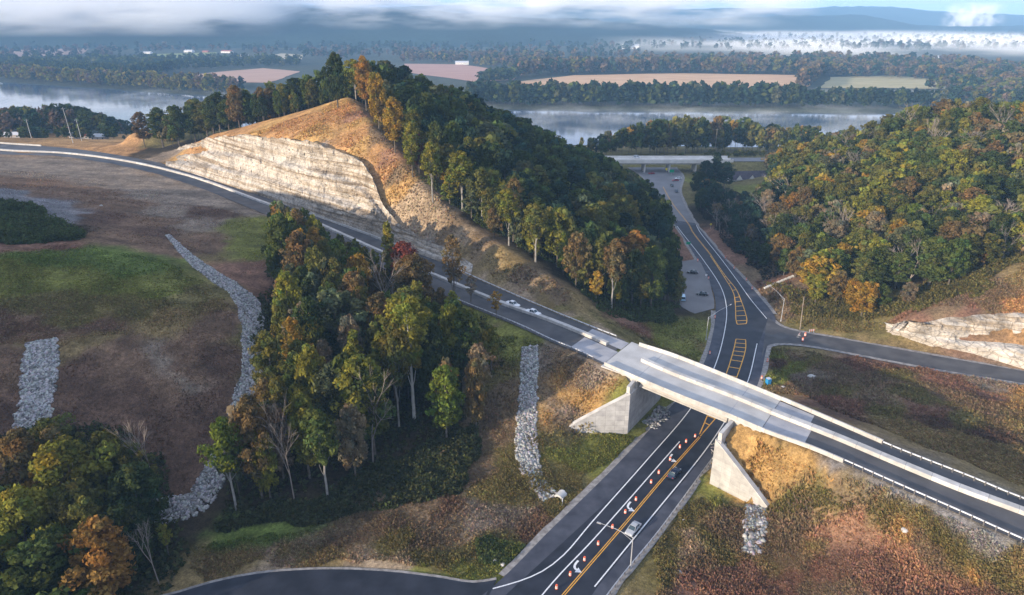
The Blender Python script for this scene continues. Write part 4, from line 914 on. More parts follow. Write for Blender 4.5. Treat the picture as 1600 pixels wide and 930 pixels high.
h = hit(1213, 405); utility_pole(h, 11, 'weathered utility pole before the dark thicket, left of a pair', True, .2)
h = hit(1236, 418); utility_pole(h, 12, 'weathered utility pole before the dark thicket, right of a pair', True, .3)
h = hit(1250, 515); utility_pole(h, 13, 'thin utility pole at the edge of the grey side road', False, -.6)
h = hit(80, 233); utility_pole((h[0], h[1] + 25, h[2]), 24, 'tall pale steel power pole above the highway bend', True, -1.4, 'steel_pole'); h2 = hit(88, 231); utility_pole((h2[0], h2[1] + 30, h2[2]), 15, 'shorter power pole beside the tall pale steel one', True, -.6, 'steel_pole')
h2 = hit(5, 226); utility_pole((h2[0], h2[1] + 30, h2[2]), 13, 'power pole at the left edge by the highway bend', True, -.3, 'steel_pole')
utility_pole((*WX(1117, 565, 3)[:2], 2), 19, 'tall pole rising before the riverside trees', True, 0)
def sign(px, pz, hgt, face, shape, label, size=1.0, rz=0.0):
    p = at(px[0], px[1], pz); g = empty('road_sign', p, rz); tag(g, label, 'road sign')
    w = MB(); w.tube((0, 0, -.2), (0, 0, hgt), .05, n=6); w.build('post', M['steel_pole'], g)
    w = MB(); n = 4 if shape == 'diamond' else 14
    if shape == 'board': w.box((0, -.08, hgt - size * .3), (size * 1.6, .05, size))
    else:
        R_ = size * .62; ps = [(R_ * math.cos(2 * math.pi * i / n + (0 if n == 4 else .2)), R_ * math.sin(2 * math.pi * i / n + (0 if n == 4 else .2))) for i in range(n)]
        vs = [(x, -.11, hgt - .3 + z) for x, z in ps] + [(x, -.06, hgt - .3 + z) for x, z in ps]; w.quad_faces(vs, [tuple(range(n)), tuple(range(2 * n - 1, n - 1, -1))] + [(i, n + i, n + (i + 1) % n, (i + 1) % n) for i in range(n)])
    w.build('sign_face', M[face], g)
sign((1110, 357), .8, 2.6, 'yellow_sign', 'diamond', 'yellow diamond warning sign at the edge of the dark thicket', 1.1)
sign((1075, 386), .1, 2.4, 'green_sign', 'board', 'green road sign at the upper entrance of the parking lot', 1.3)
sign((1057, 393), .2, 2.2, 'white_band', 'disc', 'small white sign under the trees near the green road sign', 1.0)
sign((1049, 274), 0, 3.6, 'green_sign', 'board', 'green direction sign in front of the far overpass', 2.0)
sign((1041, 271), 0, 3.4, 'yellow_sign', 'diamond', 'yellow warning sign beside the far overpass pier', 1.6)
sign((1103, 434), .1, 1.6, 'white_band', 'disc', 'small white sign on the strip between parking lot and road', .8)
sign((1225, 426), 1, 1.8, 'white_band', 'disc', 'white sign below the pair of utility poles', .9)

# portable toilet
p = at(1200, 599, .3); g = empty('portable_toilet', (p[0], p[1], zat(p[0], p[1])), .35); tag(g, 'bright blue portable toilet on the eastern verge near the bridge', 'portable toilet')
w = MB(); w.box((0, 0, 1.1), (1.15, 1.15, 2.1)); [w.box((sx * .58, sy * .58, 1.1), (.1, .1, 2.14)) for sx in (-1, 1) for sy in (-1, 1)]; w.build('cabin', M['blue_plastic'], g)
w = MB(); w.box((0, -.59, 1.08), (.8, .05, 1.85)); dr = w.build('door', M['blue_plastic'], g); w = MB(); w.box((.3, -.63, 1.1), (.06, .05, .22)); w.build('handle', M['steel_pole'], dr)
w = MB(); w.box((0, 0, 2.24), (1.26, 1.26, .18), taper=.8); w.build('roof', M['white_band'], g); w = MB(); w.box((0, 0, .04), (1.25, 1.3, .12)); w.build('skid', M['post'], g)

# fallen pipe, culvert end
a, c = hit(1194, 453), hit(1239, 434); w = MB(); a = np.array(a); c = np.array(c); o = (a + c) / 2
NP = 9; P = [a + (c - a) * i / (NP - 1) + np.array([0, 0, .55]) - o for i in range(NP)]
for i in range(NP - 1):
    d = P[i + 1] - P[i]; w.tube(P[i], P[i] + d * .93, .52, n=12); w.tube(P[i] + d * .86, P[i] + d * 1.0, .62, n=12)
ob = w.build('drain_pipe', M['conc'], smooth=False); ob.location = o; tag(ob, 'long pale concrete drain pipe lying on the brown slope', 'pipe')
p = at(872, 781, -.7); g = empty('culvert', p, math.radians(-35)); tag(g, 'pale concrete culvert end with dark opening at the foot of the stone chute', 'culvert')
w = MB(); n = 12; vi = []; vo = []
for i in range(n + 1):
    t = math.pi * i / n; vi.append((.75 * math.cos(t), .75 * math.sin(t) + .1)); vo.append((1.25 * math.cos(t), 1.2 * math.sin(t) + .15))
vs = [(x, 0, z) for x, z in vi] + [(x, 0, z) for x, z in vo] + [(x, 2.4, z) for x, z in vi] + [(x, 2.4, z) for x, z in vo]; k = n + 1; fs = []
for i in range(n): fs += [(i, i + 1, k + i + 1, k + i), (2 * k + i + 1, 2 * k + i, 3 * k + i, 3 * k + i + 1), (k + i, k + i + 1, 3 * k + i + 1, 3 * k + i), (i + 1, i, 2 * k + i, 2 * k + i + 1)]
w.quad_faces(vs, fs); w.build('pipe_mouth', M['conc'], g)
w = MB(); w.quad_faces([(-1.2, 2.3, -.1), (1.2, 2.3, -.1), (1.2, 2.3, 1.3), (-1.2, 2.3, 1.3)], [(0, 1, 2, 3)]); w.build('shade_plate', M['black_rubber'], g)  # black sheet stands for the shade deep inside the pipe
for sx in (-1, 1):
    w = MB(); vs = [(sx * 1.05, -.02, -.4), (sx * 1.05, -.02, 1.0), (sx * 2.1, -1.9, .15), (sx * 2.1, -1.9, -.4), (sx * 1.3, .03, -.4), (sx * 1.3, .03, 1.0), (sx * 2.32, -1.8, .15), (sx * 2.32, -1.8, -.4)]
    w.quad_faces(vs, [(0, 1, 2, 3), (7, 6, 5, 4), (1, 5, 6, 2), (2, 6, 7, 3)]); w.build('wing', M['conc'], g)

# ------------------------------------------------------------------ far overpass and buildings
M['conc_sunlit'] = mat('sunlit_look_concrete', (.62, .59, .55), .75, (.74, .71, .67), .2, 6)  # lightened colour stands in for sunlight the hill keeps off the far overpass
ov = empty('road_overpass', (106, 504, 0)); tag(ov, 'pale flat overpass with slim piers across the far end of the main road', 'bridge')
w = MB(); w.box((-22, 0, 7.5), (150, 15, 1.2)); w.build('deck', M['conc_sunlit'], ov)
for sy in (-1, 1): w = MB(); w.box((-22, sy * 7.3, 8.75), (150, .45, 1.5)); w.build('parapet', M['conc_sunlit'], ov)
w = MB(); w.box((-22, 0, 8.6), (150, .6, 1.0)); w.build('median_barrier', M['conc_sunlit'], ov)
w = MB(); w.box((-22, -6.6, 6.5), (150, .5, 1.0)); w.box((-22, 6.6, 6.5), (150, .5, 1.0)); w.box((-22, 0, 6.5), (150, .5, 1.0)); w.build('girder', M['conc_dark'], ov)
for x in (-10, 8, -27, 27): 
    w = MB()
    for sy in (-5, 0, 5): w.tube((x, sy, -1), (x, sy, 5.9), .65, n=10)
    w.box((x, 0, 5.8), (1.3, 13, .5)); w.build('pier', M['conc_sunlit'], ov)
g = hit(1000, 246, 0); car_at('van', (995, 247), 8.1, M['whitecar'], 'white van crossing the far overpass', 'van', rz=0.0)

def house(p, sx, sy, hz, roofh, wallm, roofm, label, rz=0.0, cat='house', gables=0, group=None, name='house'):
    g = empty(name, p, rz); tag(g, label, cat, group)
    w = MB(); w.box((0, 0, hz / 2 - .3), (sx, sy, hz + .6)); w.build('wall', M[wallm], g)
    w = MB(); o = .5; vs = [(-sx / 2 - o, -sy / 2 - o, hz), (sx / 2 + o, -sy / 2 - o, hz), (sx / 2 + o, sy / 2 + o, hz), (-sx / 2 - o, sy / 2 + o, hz), (-sx / 2 - o, 0, hz + roofh), (sx / 2 + o, 0, hz + roofh)]
    w.quad_faces(vs, [(0, 1, 5, 4), (2, 3, 4, 5), (1, 2, 5), (3, 0, 4), (3, 2, 1, 0)]); rf = w.build('roof', M[roofm], g)
    n = max(2, int(sx / 3.2))
    for k in range(n):
        x = -sx / 2 + (k + .5) * sx / n
        w = MB()
        if k == n // 2: w.box((x, -sy / 2 - .02, 1.05), (1.0, .08, 2.1)); w.build('door', M['wood_pole'], g)
        else: w.box((x, -sy / 2 - .02, hz * .55), (1.1, .08, 1.2)); w.build('window', M['glass'], g)
    for k in range(gables):
        x = -sx / 2 + (k + .5) * sx / max(1, gables)
        w = MB(); q = 2.4; vs = [(x - q, -sy / 2 - 1.2, hz - .1), (x + q, -sy / 2 - 1.2, hz - .1), (x, -sy / 2 - 1.2, hz + roofh * .75), (x - q, 0, hz - .1), (x + q, 0, hz - .1), (x, 0, hz + roofh * .75)]
        w.quad_faces(vs, [(0, 1, 2)], 0); w.quad_faces(vs, [(0, 2, 5, 3), (2, 1, 4, 5)], 1); w.build('gable', [M['wall_white'], M[roofm]], rf)
    return g
house((*WX(1166, 462, 1)[:2], 1.0), 26, 14, 3.6, 4.2, 'wall_white', 'roof_dark', 'long house with dark roof and white gables beyond the thicket', .1, 'house', 3)
hg = 'houses beside the river'
for x, Y, zz, sx, wm_, rm_, lab in [(132, 585, 6, 16, 'wall_white', 'roof_red', 'pale house with reddish roof among trees beyond the highway bend'), (20, 600, 12, 18, 'wall_white', 'metal_roof', 'low pale building beyond the highway at the left edge'), (118, 600, 6, 9, 'wall_white', 'metal_roof', 'small white house left of the reddish roof'), (158, 560, 8, 16, 'wall_white', 'metal_roof', 'low pale shed close behind the highway, beside the golden knoll')]:
    p = WX(x, Y, zz); house((p[0], p[1], float(zat(p[0], p[1]))), sx * .7, 7, 2.6, 2.2, 'wall_beige', rm_, lab, .15, 'house', 0, hg)
fgp = 'farm buildings across the river'
for x, y, sx, wm_, rm_, lab in [(231, 84, 26, 'wall_white', 'metal_roof', 'white farm building in the green field far left across the river'), (296, 82, 30, 'wall_white', 'metal_roof', 'pale barn in the middle of the farms far across the river'), (322, 82, 22, 'wall_brick', 'roof_red', 'brownish barn between two white farm buildings across the river'), (355, 83, 34, 'wall_white', 'roof_red', 'large white farmhouse with red roof across the river'), (382, 88, 22, 'wall_white', 'metal_roof', 'white shed at the right end of the farm row across the river'),
                                (736, 71, 40, 'wall_white', 'metal_roof', 'white building below the misty hills above the wooded ridge'), (722, 101, 34, 'wall_white', 'metal_roof', 'white barn at the corner of the pink field'), (930, 68, 46, 'wall_white', 'metal_roof', 'white building at the edge of the fog bank'), (985, 76, 60, 'wall_white', 'metal_roof', 'long white shed at the left end of the fog bank'), (1473, 93, 40, 'wall_white', 'metal_roof', 'white building among trees at the edge of the fog, right side'), (80, 70, 40, 'wall_white', 'metal_roof', 'white building at the foot of the misty hills, far left'),
                                (1495, 50, 120, 'wall_white', 'metal_roof', 'long pale factory hall beneath the steam plume'), (1555, 50, 90, 'wall_white', 'metal_roof', 'pale factory hall right of the steam plume')]:
    h = hit(x, y); house((h[0], h[1], h[2]), sx, sx * .55, sx * .16, sx * .1, wm_, rm_, lab, rnd.uniform(-.3, .3), 'farm building', 0, fgp)
# ------------------------------------------------------------------ trees
def leaf_mat(name, use_obj):
    m = bpy.data.materials.new(name); m.use_nodes = True; nt = m.node_tree; nt.nodes.clear(); N, L = nt.nodes.new, nt.links.new
    out = N('ShaderNodeOutputMaterial'); a = N('ShaderNodeAttribute'); a.attribute_name = 'Col'; col = a.outputs['Color']
    if use_obj:
        oi = N('ShaderNodeObjectInfo'); mx = N('ShaderNodeMix'); mx.data_type = 'RGBA'; mx.blend_type = 'MULTIPLY'; mx.inputs['Factor'].default_value = 1
        L(col, mx.inputs['A']); L(oi.outputs['Color'], mx.inputs['B']); col = mx.outputs['Result']
    d = N('ShaderNodeBsdfDiffuse'); t = N('ShaderNodeBsdfTranslucent'); s = N('ShaderNodeMixShader'); s.inputs[0].default_value = .36
    L(col, d.inputs['Color']); L(col, t.inputs['Color']); L(d.outputs[0], s.inputs[1]); L(t.outputs[0], s.inputs[2]); L(s.outputs[0], out.inputs['Surface'])
    return m
M['leaf'] = leaf_mat('leaves', True); M['leafmass'] = leaf_mat('leaf_mass', False)
M['bark'] = mat('bark', (.085, .07, .055), .95, (.16, .135, .11), 1.2, 5); M['bark_pale'] = mat('pale_sycamore_bark', (.20, .185, .165), .85, (.34, .32, .29), .8, 5); M['bark_white'] = mat('white_sycamore_bark', (.42, .40, .36), .8, (.60, .58, .54), .8, 5)
M['twig'] = mat('bare_twigs', (.20, .165, .14), .95, (.27, .23, .20), .6, 4)

def env(kind, t):
    if kind == 'round': return np.sqrt(np.clip(1 - (2 * t - .9) ** 2 / 1.25, .03, 1))
    if kind == 'tall': return np.clip(np.sin(np.pi * np.clip(t * .92 + .08, 0, 1)) ** .6, .12, 1)
    if kind == 'cone': return np.clip((1 - t) ** .75 + .06, .05, 1)
    if kind == 'umbrella': return np.clip(.35 + .75 * np.sin(np.pi * np.clip(t, 0, 1) ** 1.4), .1, 1)
    return np.ones_like(t)

def crown_np(rg, H, R, base, kind, nc, nl, ls, cr=.34, flat=.8):
    """leaf sprays gathered in clumps: vertices, quads, colour multipliers"""
    t = (np.arange(nc) + rg.random(nc)) / nc; ang = rg.random() * 6.28 + np.arange(nc) * 2.39996 + rg.normal(0, .5, nc)
    rf = np.sqrt(rg.uniform(.12, 1.0, nc)); e = env(kind, t) * R; lob = 1 + .3 * np.sin(ang * 2 + rg.random() * 6) + .2 * np.sin(ang * 3 + rg.random() * 6)
    C = np.stack([np.cos(ang) * e * rf * .82 * lob * rg.uniform(.75, 1.2, nc), np.sin(ang) * e * rf * .82 * lob, base + (H - base) * (t * .93 + .02)], 1)
    rad = R * cr * rg.uniform(.6, 1.25, nc) * np.clip(.55 + .6 * env(kind, t), .45, 1)
    cm = rg.uniform(.72, 1.28, nc); warm = rg.normal(0, .10, nc)
    n = nc * nl; ci = np.repeat(np.arange(nc), nl)
    d = rg.normal(size=(n, 3)); d[:, 2] += .25; d /= np.linalg.norm(d, axis=1)[:, None]
    p = C[ci] + d * (rad[ci] * rg.uniform(.55, 1.12, n))[:, None] * np.array([1, 1, flat])
    nn = d + rg.normal(size=(n, 3)) * .55; nn /= np.linalg.norm(nn, axis=1)[:, None]
    a = np.cross(nn, rg.normal(size=(n, 3))); a /= np.linalg.norm(a, axis=1)[:, None] + 1e-9; b = np.cross(nn, a)
    s = (ls * rg.uniform(.6, 1.35, n))[:, None]; w = rg.uniform(.45, .8, n)[:, None]
    V = np.stack([p - a * s, p - b * s * w + nn * s * .12, p + a * s, p + b * s * w - nn * s * .1], 1).reshape(-1, 3)
    g = cm[ci] * rg.uniform(.72, 1.28, n); w2 = warm[ci]
    col = np.stack([g * (1 + w2), g, g * (1 - w2 * .6)], 1)
    return V, np.arange(4 * n).reshape(-1, 4), np.repeat(col, 4, 0), C

def limbs(w, rg, H, base, C, r0, nb=9, lean=.5):
    k = 6; P = [Vector((0, 0, -.6))]
    for i in range(1, k + 1): P.append(Vector((rg.normal(0, lean * .35) * i / k, rg.normal(0, lean * .35) * i / k, H * .88 * i / k)))
    for i in range(k): w.tube(P[i], P[i + 1], r0 * (1 - .8 * i / k), r0 * (1 - .8 * (i + 1) / k), 6, cap=False)
    o = rg.permutation(len(C))[:nb]
    for j in o:
        c = Vector(C[j]); f = max(.25, min(.92, (c.z - .16 * H) / (H * .88) * .8)); i = min(k - 1, int(f * k)); q = P[i].lerp(P[i + 1], f * k - i)
        mid = q.lerp(c, .5) + Vector((0, 0, -.03 * H)); rr = r0 * .36 * (1.1 - f)
        w.tube(q, mid, rr, rr * .7, 4, cap=False); w.tube(mid, c, rr * .7, rr * .25, 4, cap=False)

def bare(w, rg, H, R, r0, depth=4):
    def grow_(p, d, ln_, r, k):
        q = p + d * ln_; w.tube(p, q, r, r * .62, 5 if k > 2 else 3, cap=False)
        if k == 0: return
        for i in range(3 if k > 1 else 4):
            dd = (d + Vector((rg.normal(0, .42), rg.normal(0, .42), rg.normal(.12, .22)))).normalized(); grow_(q if i else q - d * ln_ * .2, dd, ln_ * rg.uniform(.58, .82), r * .58, k - 1)
    grow_(Vector((0, 0, -.5)), Vector((rg.normal(0, .05), rg.normal(0, .05), 1)).normalized(), H * .42, r0, depth)

VAR = {}
def variant(key, H, R, base, kind, nc, nl, ls, r0=.3, bark='bark', nb=9, cr=.34, seeds=(1,)):
    L_ = []
    for s in seeds:
        rg = np.random.default_rng(1000 + s * 31 + len(VAR) * 7)
        V, F, c, C = crown_np(rg, H, R, base, kind, nc, nl, ls, cr)
        me = mesh_np('crown', V, F, [M['leaf']], col=c, obj=False); w = MB(); limbs(w, rg, H, base, C, r0, nb)
        L_.append((me, w.build('trunk', M[bark], obj=False)))
    VAR[key] = dict(H=H, R=R, base=base, m=L_, kind=kind)
variant('round', 16, 5.2, 3.2, 'round', 74, 76, .34, .34, cr=.25, nb=16, seeds=(1, 2, 3, 4, 5))
variant('tall', 20, 4.4, 4.6, 'tall', 76, 66, .33, .30, cr=.27, nb=16, seeds=(1, 2, 3, 4, 5))
variant('cone', 18, 3.4, 3.0, 'cone', 46, 70, .36, .26, seeds=(1, 2))
variant('sparse', 18, 4.4, 6.5, 'tall', 30, 46, .34, .26, nb=22, cr=.27, seeds=(1, 2, 3))
variant('sycamore', 24, 5.0, 11.0, 'umbrella', 42, 75, .38, .40, 'bark_white', nb=16, cr=.3, seeds=(1,))
variant('palestem', 19, 3.8, 8.5, 'tall', 38, 60, .36, .27, 'bark_pale', nb=12, seeds=(1, 2))
variant('shrub', 3.4, 2.2, .3, 'round', 16, 60, .30, .08, nb=5, cr=.42, seeds=(1, 2, 3))
rgb_ = np.random.default_rng(5); L_ = []
for s in range(3):
    w = MB(); bare(w, rgb_, 15, 4, .2); L_.append((w.build('branches', M['twig'], obj=False), None))
VAR['bare'] = dict(H=15, R=3.6, base=4, m=L_, kind='tall')

PAL = {'dark green': (.052, .070, .025), 'deep green': (.082, .104, .028), 'olive green': (.128, .124, .033), 'grey green': (.105, .115, .06), 'yellow green': (.19, .185, .032), 'bright green': (.12, .15, .026),
       'golden': (.30, .19, .035), 'orange': (.27, .15, .04), 'rust red': (.20, .06, .038), 'tan brown': (.165, .115, .05), 'pale brown': (.21, .165, .105), 'bluish green': (.032, .056, .036)}
TREES = []
def add_tree(x, y, h, r, colour, var, zone, special=None):
    z = float(zat(x, y)); TREES.append(dict(x=x, y=y, z=z, h=h, r=r, col=colour, var=var, zone=zone, sp=special))
def top_at(px, py, h):
    d = np.array(ray(px, py)); P = d[None] * TT[:, None] / np.linalg.norm(d); P[:, 2] += H
    w = np.nonzero(P[:, 2] <= zat(P[:, 0], P[:, 1]) + h)[0]; p = P[w[0]] if len(w) else P[-1]
    return float(p[0]), float(p[1])
def special(px, py, h, r, colour, var, zone, label):
    k = {'mw': 1.38, 'lg': 1.25, 'hf': 1.4, 'rh': 1.3, 'th': 1.15}[zone] if h > 10.5 else 1.0; h *= k; r *= 1 + (k - 1) * .45
    x, y = top_at(px, py, h); add_tree(x, y, h, r, colour, var, zone, label)
def grid_fill(poly, sp, fn, seed, keepoff=4.0):
    rg = np.random.default_rng(seed); P = np.array(poly)[:, :2]; x0, y0 = P.min(0); x1, y1 = P.max(0)
    n = 0
    for i, X in enumerate(np.arange(x0, x1, sp)):
        for Y in np.arange(y0 + (i % 2) * sp * .5, y1, sp):
            x, y = X + rg.uniform(-.42, .42) * sp, Y + rg.uniform(-.42, .42) * sp
            if not inpoly(np.array([x]), np.array([y]), P)[0]: continue
            if any((t['x'] - x) ** 2 + (t['y'] - y) ** 2 < (keepoff + .35 * t['r']) ** 2 for t in TREES if t['sp']): continue
            fn(x, y, rg); n += 1
    return n
def pick(rg, d):
    k = list(d); w = np.array([d[q] for q in k], float); return k[int(rg.choice(len(k), p=w / w.sum()))]

MW, LG, HF, RH, TH = 'mw', 'lg', 'hf', 'rh', 'th'
for a in [(433, 337, 21, 7.2, 'deep green', 'round', MW, 'large dense dark green tree at the upper left corner of the middle wood'), (488, 352, 16, 4.2, 'golden', 'tall', MW, 'yellow leaved tree right of the large dense dark green one'), (522, 372, 16, 4.5, 'bright green', 'tall', MW, 'bright green tree by the highway, behind the middle wood'),
          (604, 345, 18, 3.6, 'yellow green', 'cone', MW, 'slim yellow green tree standing before the rock cut'), (628, 378, 14, 5.2, 'rust red', 'round', MW, 'dark red tree at the back of the middle wood'), (642, 398, 18, 7.4, 'tan brown', 'round', MW, 'broad tan brown tree below the dark red one'),
          (590, 420, 18, 5.0, 'pale brown', 'bare', MW, 'bare grey tree left of the broad tan brown crown'), (706, 366, 19, 4.4, 'tan brown', 'sparse', MW, 'thin orange brown tree standing up in front of the highway'), (520, 452, 20, 7.6, 'grey green', 'round', MW, 'large grey green tree in the middle of the wood'),
          (549, 517, 17, 4.2, 'yellow green', 'cone', MW, 'light green slender tree below the large grey green one'), (636, 468, 26, 5.6, 'yellow green', 'sycamore', MW, 'tall yellow green tree with long white trunk'), (612, 505, 23, 3.6, 'olive green', 'palestem', MW, 'slim tree with pale trunk just left of the white trunked tree'),
          (500, 563, 15, 4.8, 'rust red', 'round', MW, 'orange red tree low in the middle wood'), (440, 425, 15, 3.8, 'tan brown', 'tall', MW, 'orange brown tree at the stone channel, below the dark green corner tree'), (441, 652, 17,  3.0, 'pale brown', 'bare', MW, 'bare grey tree at the front edge of the middle wood'),
          (466, 612, 18, 4.4, 'yellow green', 'tall', MW, 'yellow green tree behind the bare one at the front edge'), (495, 640, 18, 4.0, 'deep green', 'palestem', MW, 'green tree with slender trunk right of the bare front tree'), (462, 530, 17, 4.0, 'olive green', 'tall', MW, 'olive tree on the left edge of the middle wood above the channel'),
          (693, 570, 17, 4.2, 'bright green', 'tall', MW, 'bright green tree at the right end of the wood front'), (746, 535, 16, 4.0, 'pale brown', 'sparse', MW, 'thin brownish tree at the right end, before the highway'), (775, 455, 10, 2.6, 'golden', 'sparse', MW, 'small yellow sapling in front of the two white pickup trucks'), (735, 430, 10, 2.8, 'pale brown', 'sparse', MW, 'thin brown sapling in front of the highway barrier'),
          (590, 455, 19, 4.8, 'tan brown', 'tall', MW, 'brownish tree between the grey green and the tan crowns'), (560, 398, 17, 4.6, 'golden', 'round', MW, 'golden tree in the back row, left of the dark red one'), (670, 500, 20, 5.0, 'dark green', 'round', MW, 'dark tree right of the white trunked tree'), (470, 470, 17, 4.4, 'pale brown', 'tall', MW, 'pale brown tree left of the large grey green one'),
          (143, 822, 15, 7.0, 'orange', 'round', LG, 'orange domed tree with green lower leaves in the bottom left corner'), (120, 930, 9, 4.5, 'bright green', 'round', LG, 'bright green low tree in front of the orange dome'), (95, 688, 20, 7.6, 'yellow green', 'round', LG, 'big yellow green tree in the lower left group'), (28, 672, 19, 6.0, 'tan brown', 'round', LG, 'tan brown tree at the left edge below the stone patch'),
          (150, 676, 17, 5.0, 'olive green', 'round', LG, 'olive tree behind the big yellow green one'), (70, 655, 14, 5.4, 'olive green', 'round', LG, 'olive tree covering the foot of the stone patch'), (15, 765, 18, 6.0, 'yellow green', 'round', LG, 'yellow green tree at the left edge, lower down'), (45, 850, 15, 7.0, 'deep green', 'round', LG, 'deep green tree at the left edge of the lower group'),
          (200, 730, 16, 5.6, 'dark green', 'round', LG, 'dark green tree beside the brown slope, right of the yellow green one'), (185, 790, 14, 5.0, 'dark green', 'round', LG, 'dark green tree behind the orange dome'), (20, 900, 12, 6.5, 'dark green', 'round', LG, 'dark green tree in the bottom left corner'), (222, 668, 17, 3.4, 'pale brown', 'bare', LG, 'thin leafless tree against the brown slope'), (228, 830, 11, 2.4, 'pale brown', 'bare', LG, 'small leafless tree right of the orange dome'), (252, 818, 9, 1.7, 'yellow green', 'sparse', LG, 'yellow sapling right of the orange dome'), (200, 690, 15, 4.0, 'olive green', 'tall', LG, 'olive tree at the right of the lower left group'), (60, 725, 14, 4.5, 'golden', 'round', LG, 'golden tree at the left of the big yellow green crown'),
          (566, 86, 20, 5.0, 'orange', 'tall', HF, 'orange tree on the crest beside the bare hill top'), (586, 112, 19, 5.0, 'golden', 'round', HF, 'golden tree just below the orange one at the crest'), (520, 82, 20, 5.4, 'dark green', 'round', HF, 'dark green tree highest on the crest, left of the orange one'), (612, 150, 18, 4.6, 'golden', 'tall', HF, 'golden tree at the wood edge beside the bare hill top'), (640, 190, 17, 4.0, 'yellow green', 'tall', HF, 'yellow green tree at the wood edge, above the small red one'), (652, 206, 13, 2.8, 'rust red', 'tall', HF, 'small red tree at the edge of the hill wood'),
          (672, 222, 18, 4.2, 'yellow green', 'palestem', HF, 'pale stemmed yellow green tree below the small red one'), (720, 235, 18, 5.0, 'yellow green', 'palestem', HF, 'yellow green tree with pale trunk on the hill wood edge'), (752, 262, 16, 4.4, 'olive green', 'palestem', HF, 'olive tree with pale trunk, middle of the hill wood edge'), (795, 295, 16, 4.2, 'yellow green', 'palestem', HF, 'light yellow green tree above the grassy cut'), (838, 318, 16, 4.4, 'olive green', 'palestem', HF, 'olive tree with pale trunk above the grassy cut'), (882, 362, 12, 2.6, 'bright green', 'cone', HF, 'small bright green tree in the shaded wood edge'),
          (992, 360, 18, 5.4, 'orange', 'palestem', HF, 'orange tree at the shaded lower end of the hill wood'), (962, 372, 19, 4.0, 'tan brown', 'palestem', HF, 'thin brown tree with pale trunk left of the orange one'), (985, 322, 17, 6.0, 'olive green', 'round', HF, 'olive tree with yellow top above the orange one'), (960, 285, 18, 6.5, 'olive green', 'round', HF, 'large olive tree high in the lower hill wood'), (940, 372, 16, 4.0, 'olive green', 'palestem', HF, 'olive tree with bare stem, left of the thin brown one'),
          (1222, 232, 13, 5.2, 'golden', 'round', RH, 'golden tree at the western tip of the eastern hill'), (1240, 300, 12, 4.6, 'orange', 'round', RH, 'orange tree on the western flank of the eastern hill'), (1440, 196, 13, 4.2, 'golden', 'tall', RH, 'golden tree in the upper middle of the eastern hill'), (1352, 218, 13, 5.0, 'golden', 'round', RH, 'yellow tree on the upper left of the eastern hill'), (1430, 318, 12, 5.4, 'bright green', 'round', RH, 'bright green rounded tree in the middle of the eastern hill'), (1575, 165, 16, 3.4, 'pale brown', 'bare', RH, 'bare grey tree near the right edge on the hill top'), (1460, 190, 15, 3.4, 'pale brown', 'bare', RH, 'bare pale tree in the upper middle of the eastern hill'), (1318, 380, 12, 4.6, 'golden', 'round', RH, 'golden tree low on the front of the eastern hill'), (1330, 330, 14, 3.2, 'pale brown', 'bare', RH, 'bare pale tree on the front slope of the eastern hill'),
          (1122, 238, 20, 6.6, 'bluish green', 'cone', TH, 'tall dark evergreen beside the far end of the main road'), (1105, 250, 17, 5.6, 'bluish green', 'tall', TH, 'dark evergreen just left of the tallest one'), (1136, 252, 16, 5.6, 'bluish green', 'tall', TH, 'dark evergreen just right of the tallest one'), (1092, 268, 13, 4.8, 'dark green', 'round', TH, 'dark rounded tree at the bend before the far overpass'), (1118, 285, 15, 6, 'bluish green', 'tall', TH, 'dark tree in front of the three evergreens by the far road'), (1098, 295, 12, 5, 'dark green', 'round', TH, 'dark rounded tree at the road edge below the evergreens')]:
    special(*a)
pg = lambda l: [hit(x, y)[:2] for x, y in l]
mwp = pg([(350, 818), (450, 796), (500, 782), (620, 732), (700, 696), (748, 672), (780, 620), (770, 570)]) + [tuple(p[:2]) for p in offs(part_of(HW_NEAR, 455, 745), 9)[::-1]] + pg([(446, 425), (450, 480), (454, 560), (450, 610), (438, 660), (412, 710), (374, 775)])
def f_mw(x, y, rg):
    gx_, gy_, _ = proj(x, y, float(zat(x, y)))
    if 594 < gx_ < 654 and gy_ > 655: return
    v = pick(rg, dict(round=4, tall=5, cone=1.6, sparse=1.8, palestem=1.6, bare=.35))
    c = pick(rg, {'dark green': 1, 'deep green': 3, 'olive green': 5, 'grey green': 2.4, 'yellow green': 3.6, 'tan brown': 2, 'golden': .7, 'pale brown': 1, 'bright green': .5}) if v != 'bare' else 'pale brown'
    h = rg.uniform(19, 30); d = min(math.hypot(x - p[0], y - p[1]) for p in HW_NEAR[::4])
    if d < 34: h *= .5 + .5 * (d - 8) / 26
    add_tree(x, y, h, h * rg.uniform(.17, .23), c, v, MW)
grid_fill(mwp, 5.4, f_mw, 11)
def f_lg(x, y, rg): h = rg.uniform(14, 21); add_tree(x, y, h, h * rg.uniform(.24, .30), pick(rg, {'dark green': 4, 'deep green': 3, 'olive green': 2}), 'round', LG)
grid_fill([(-150, 112), (-128, 116), (-102, 128), (-80, 122), (-70, 108), (-74, 100), (-88, 88), (-135, 84), (-170, 100)], 7.0, f_lg, 12)
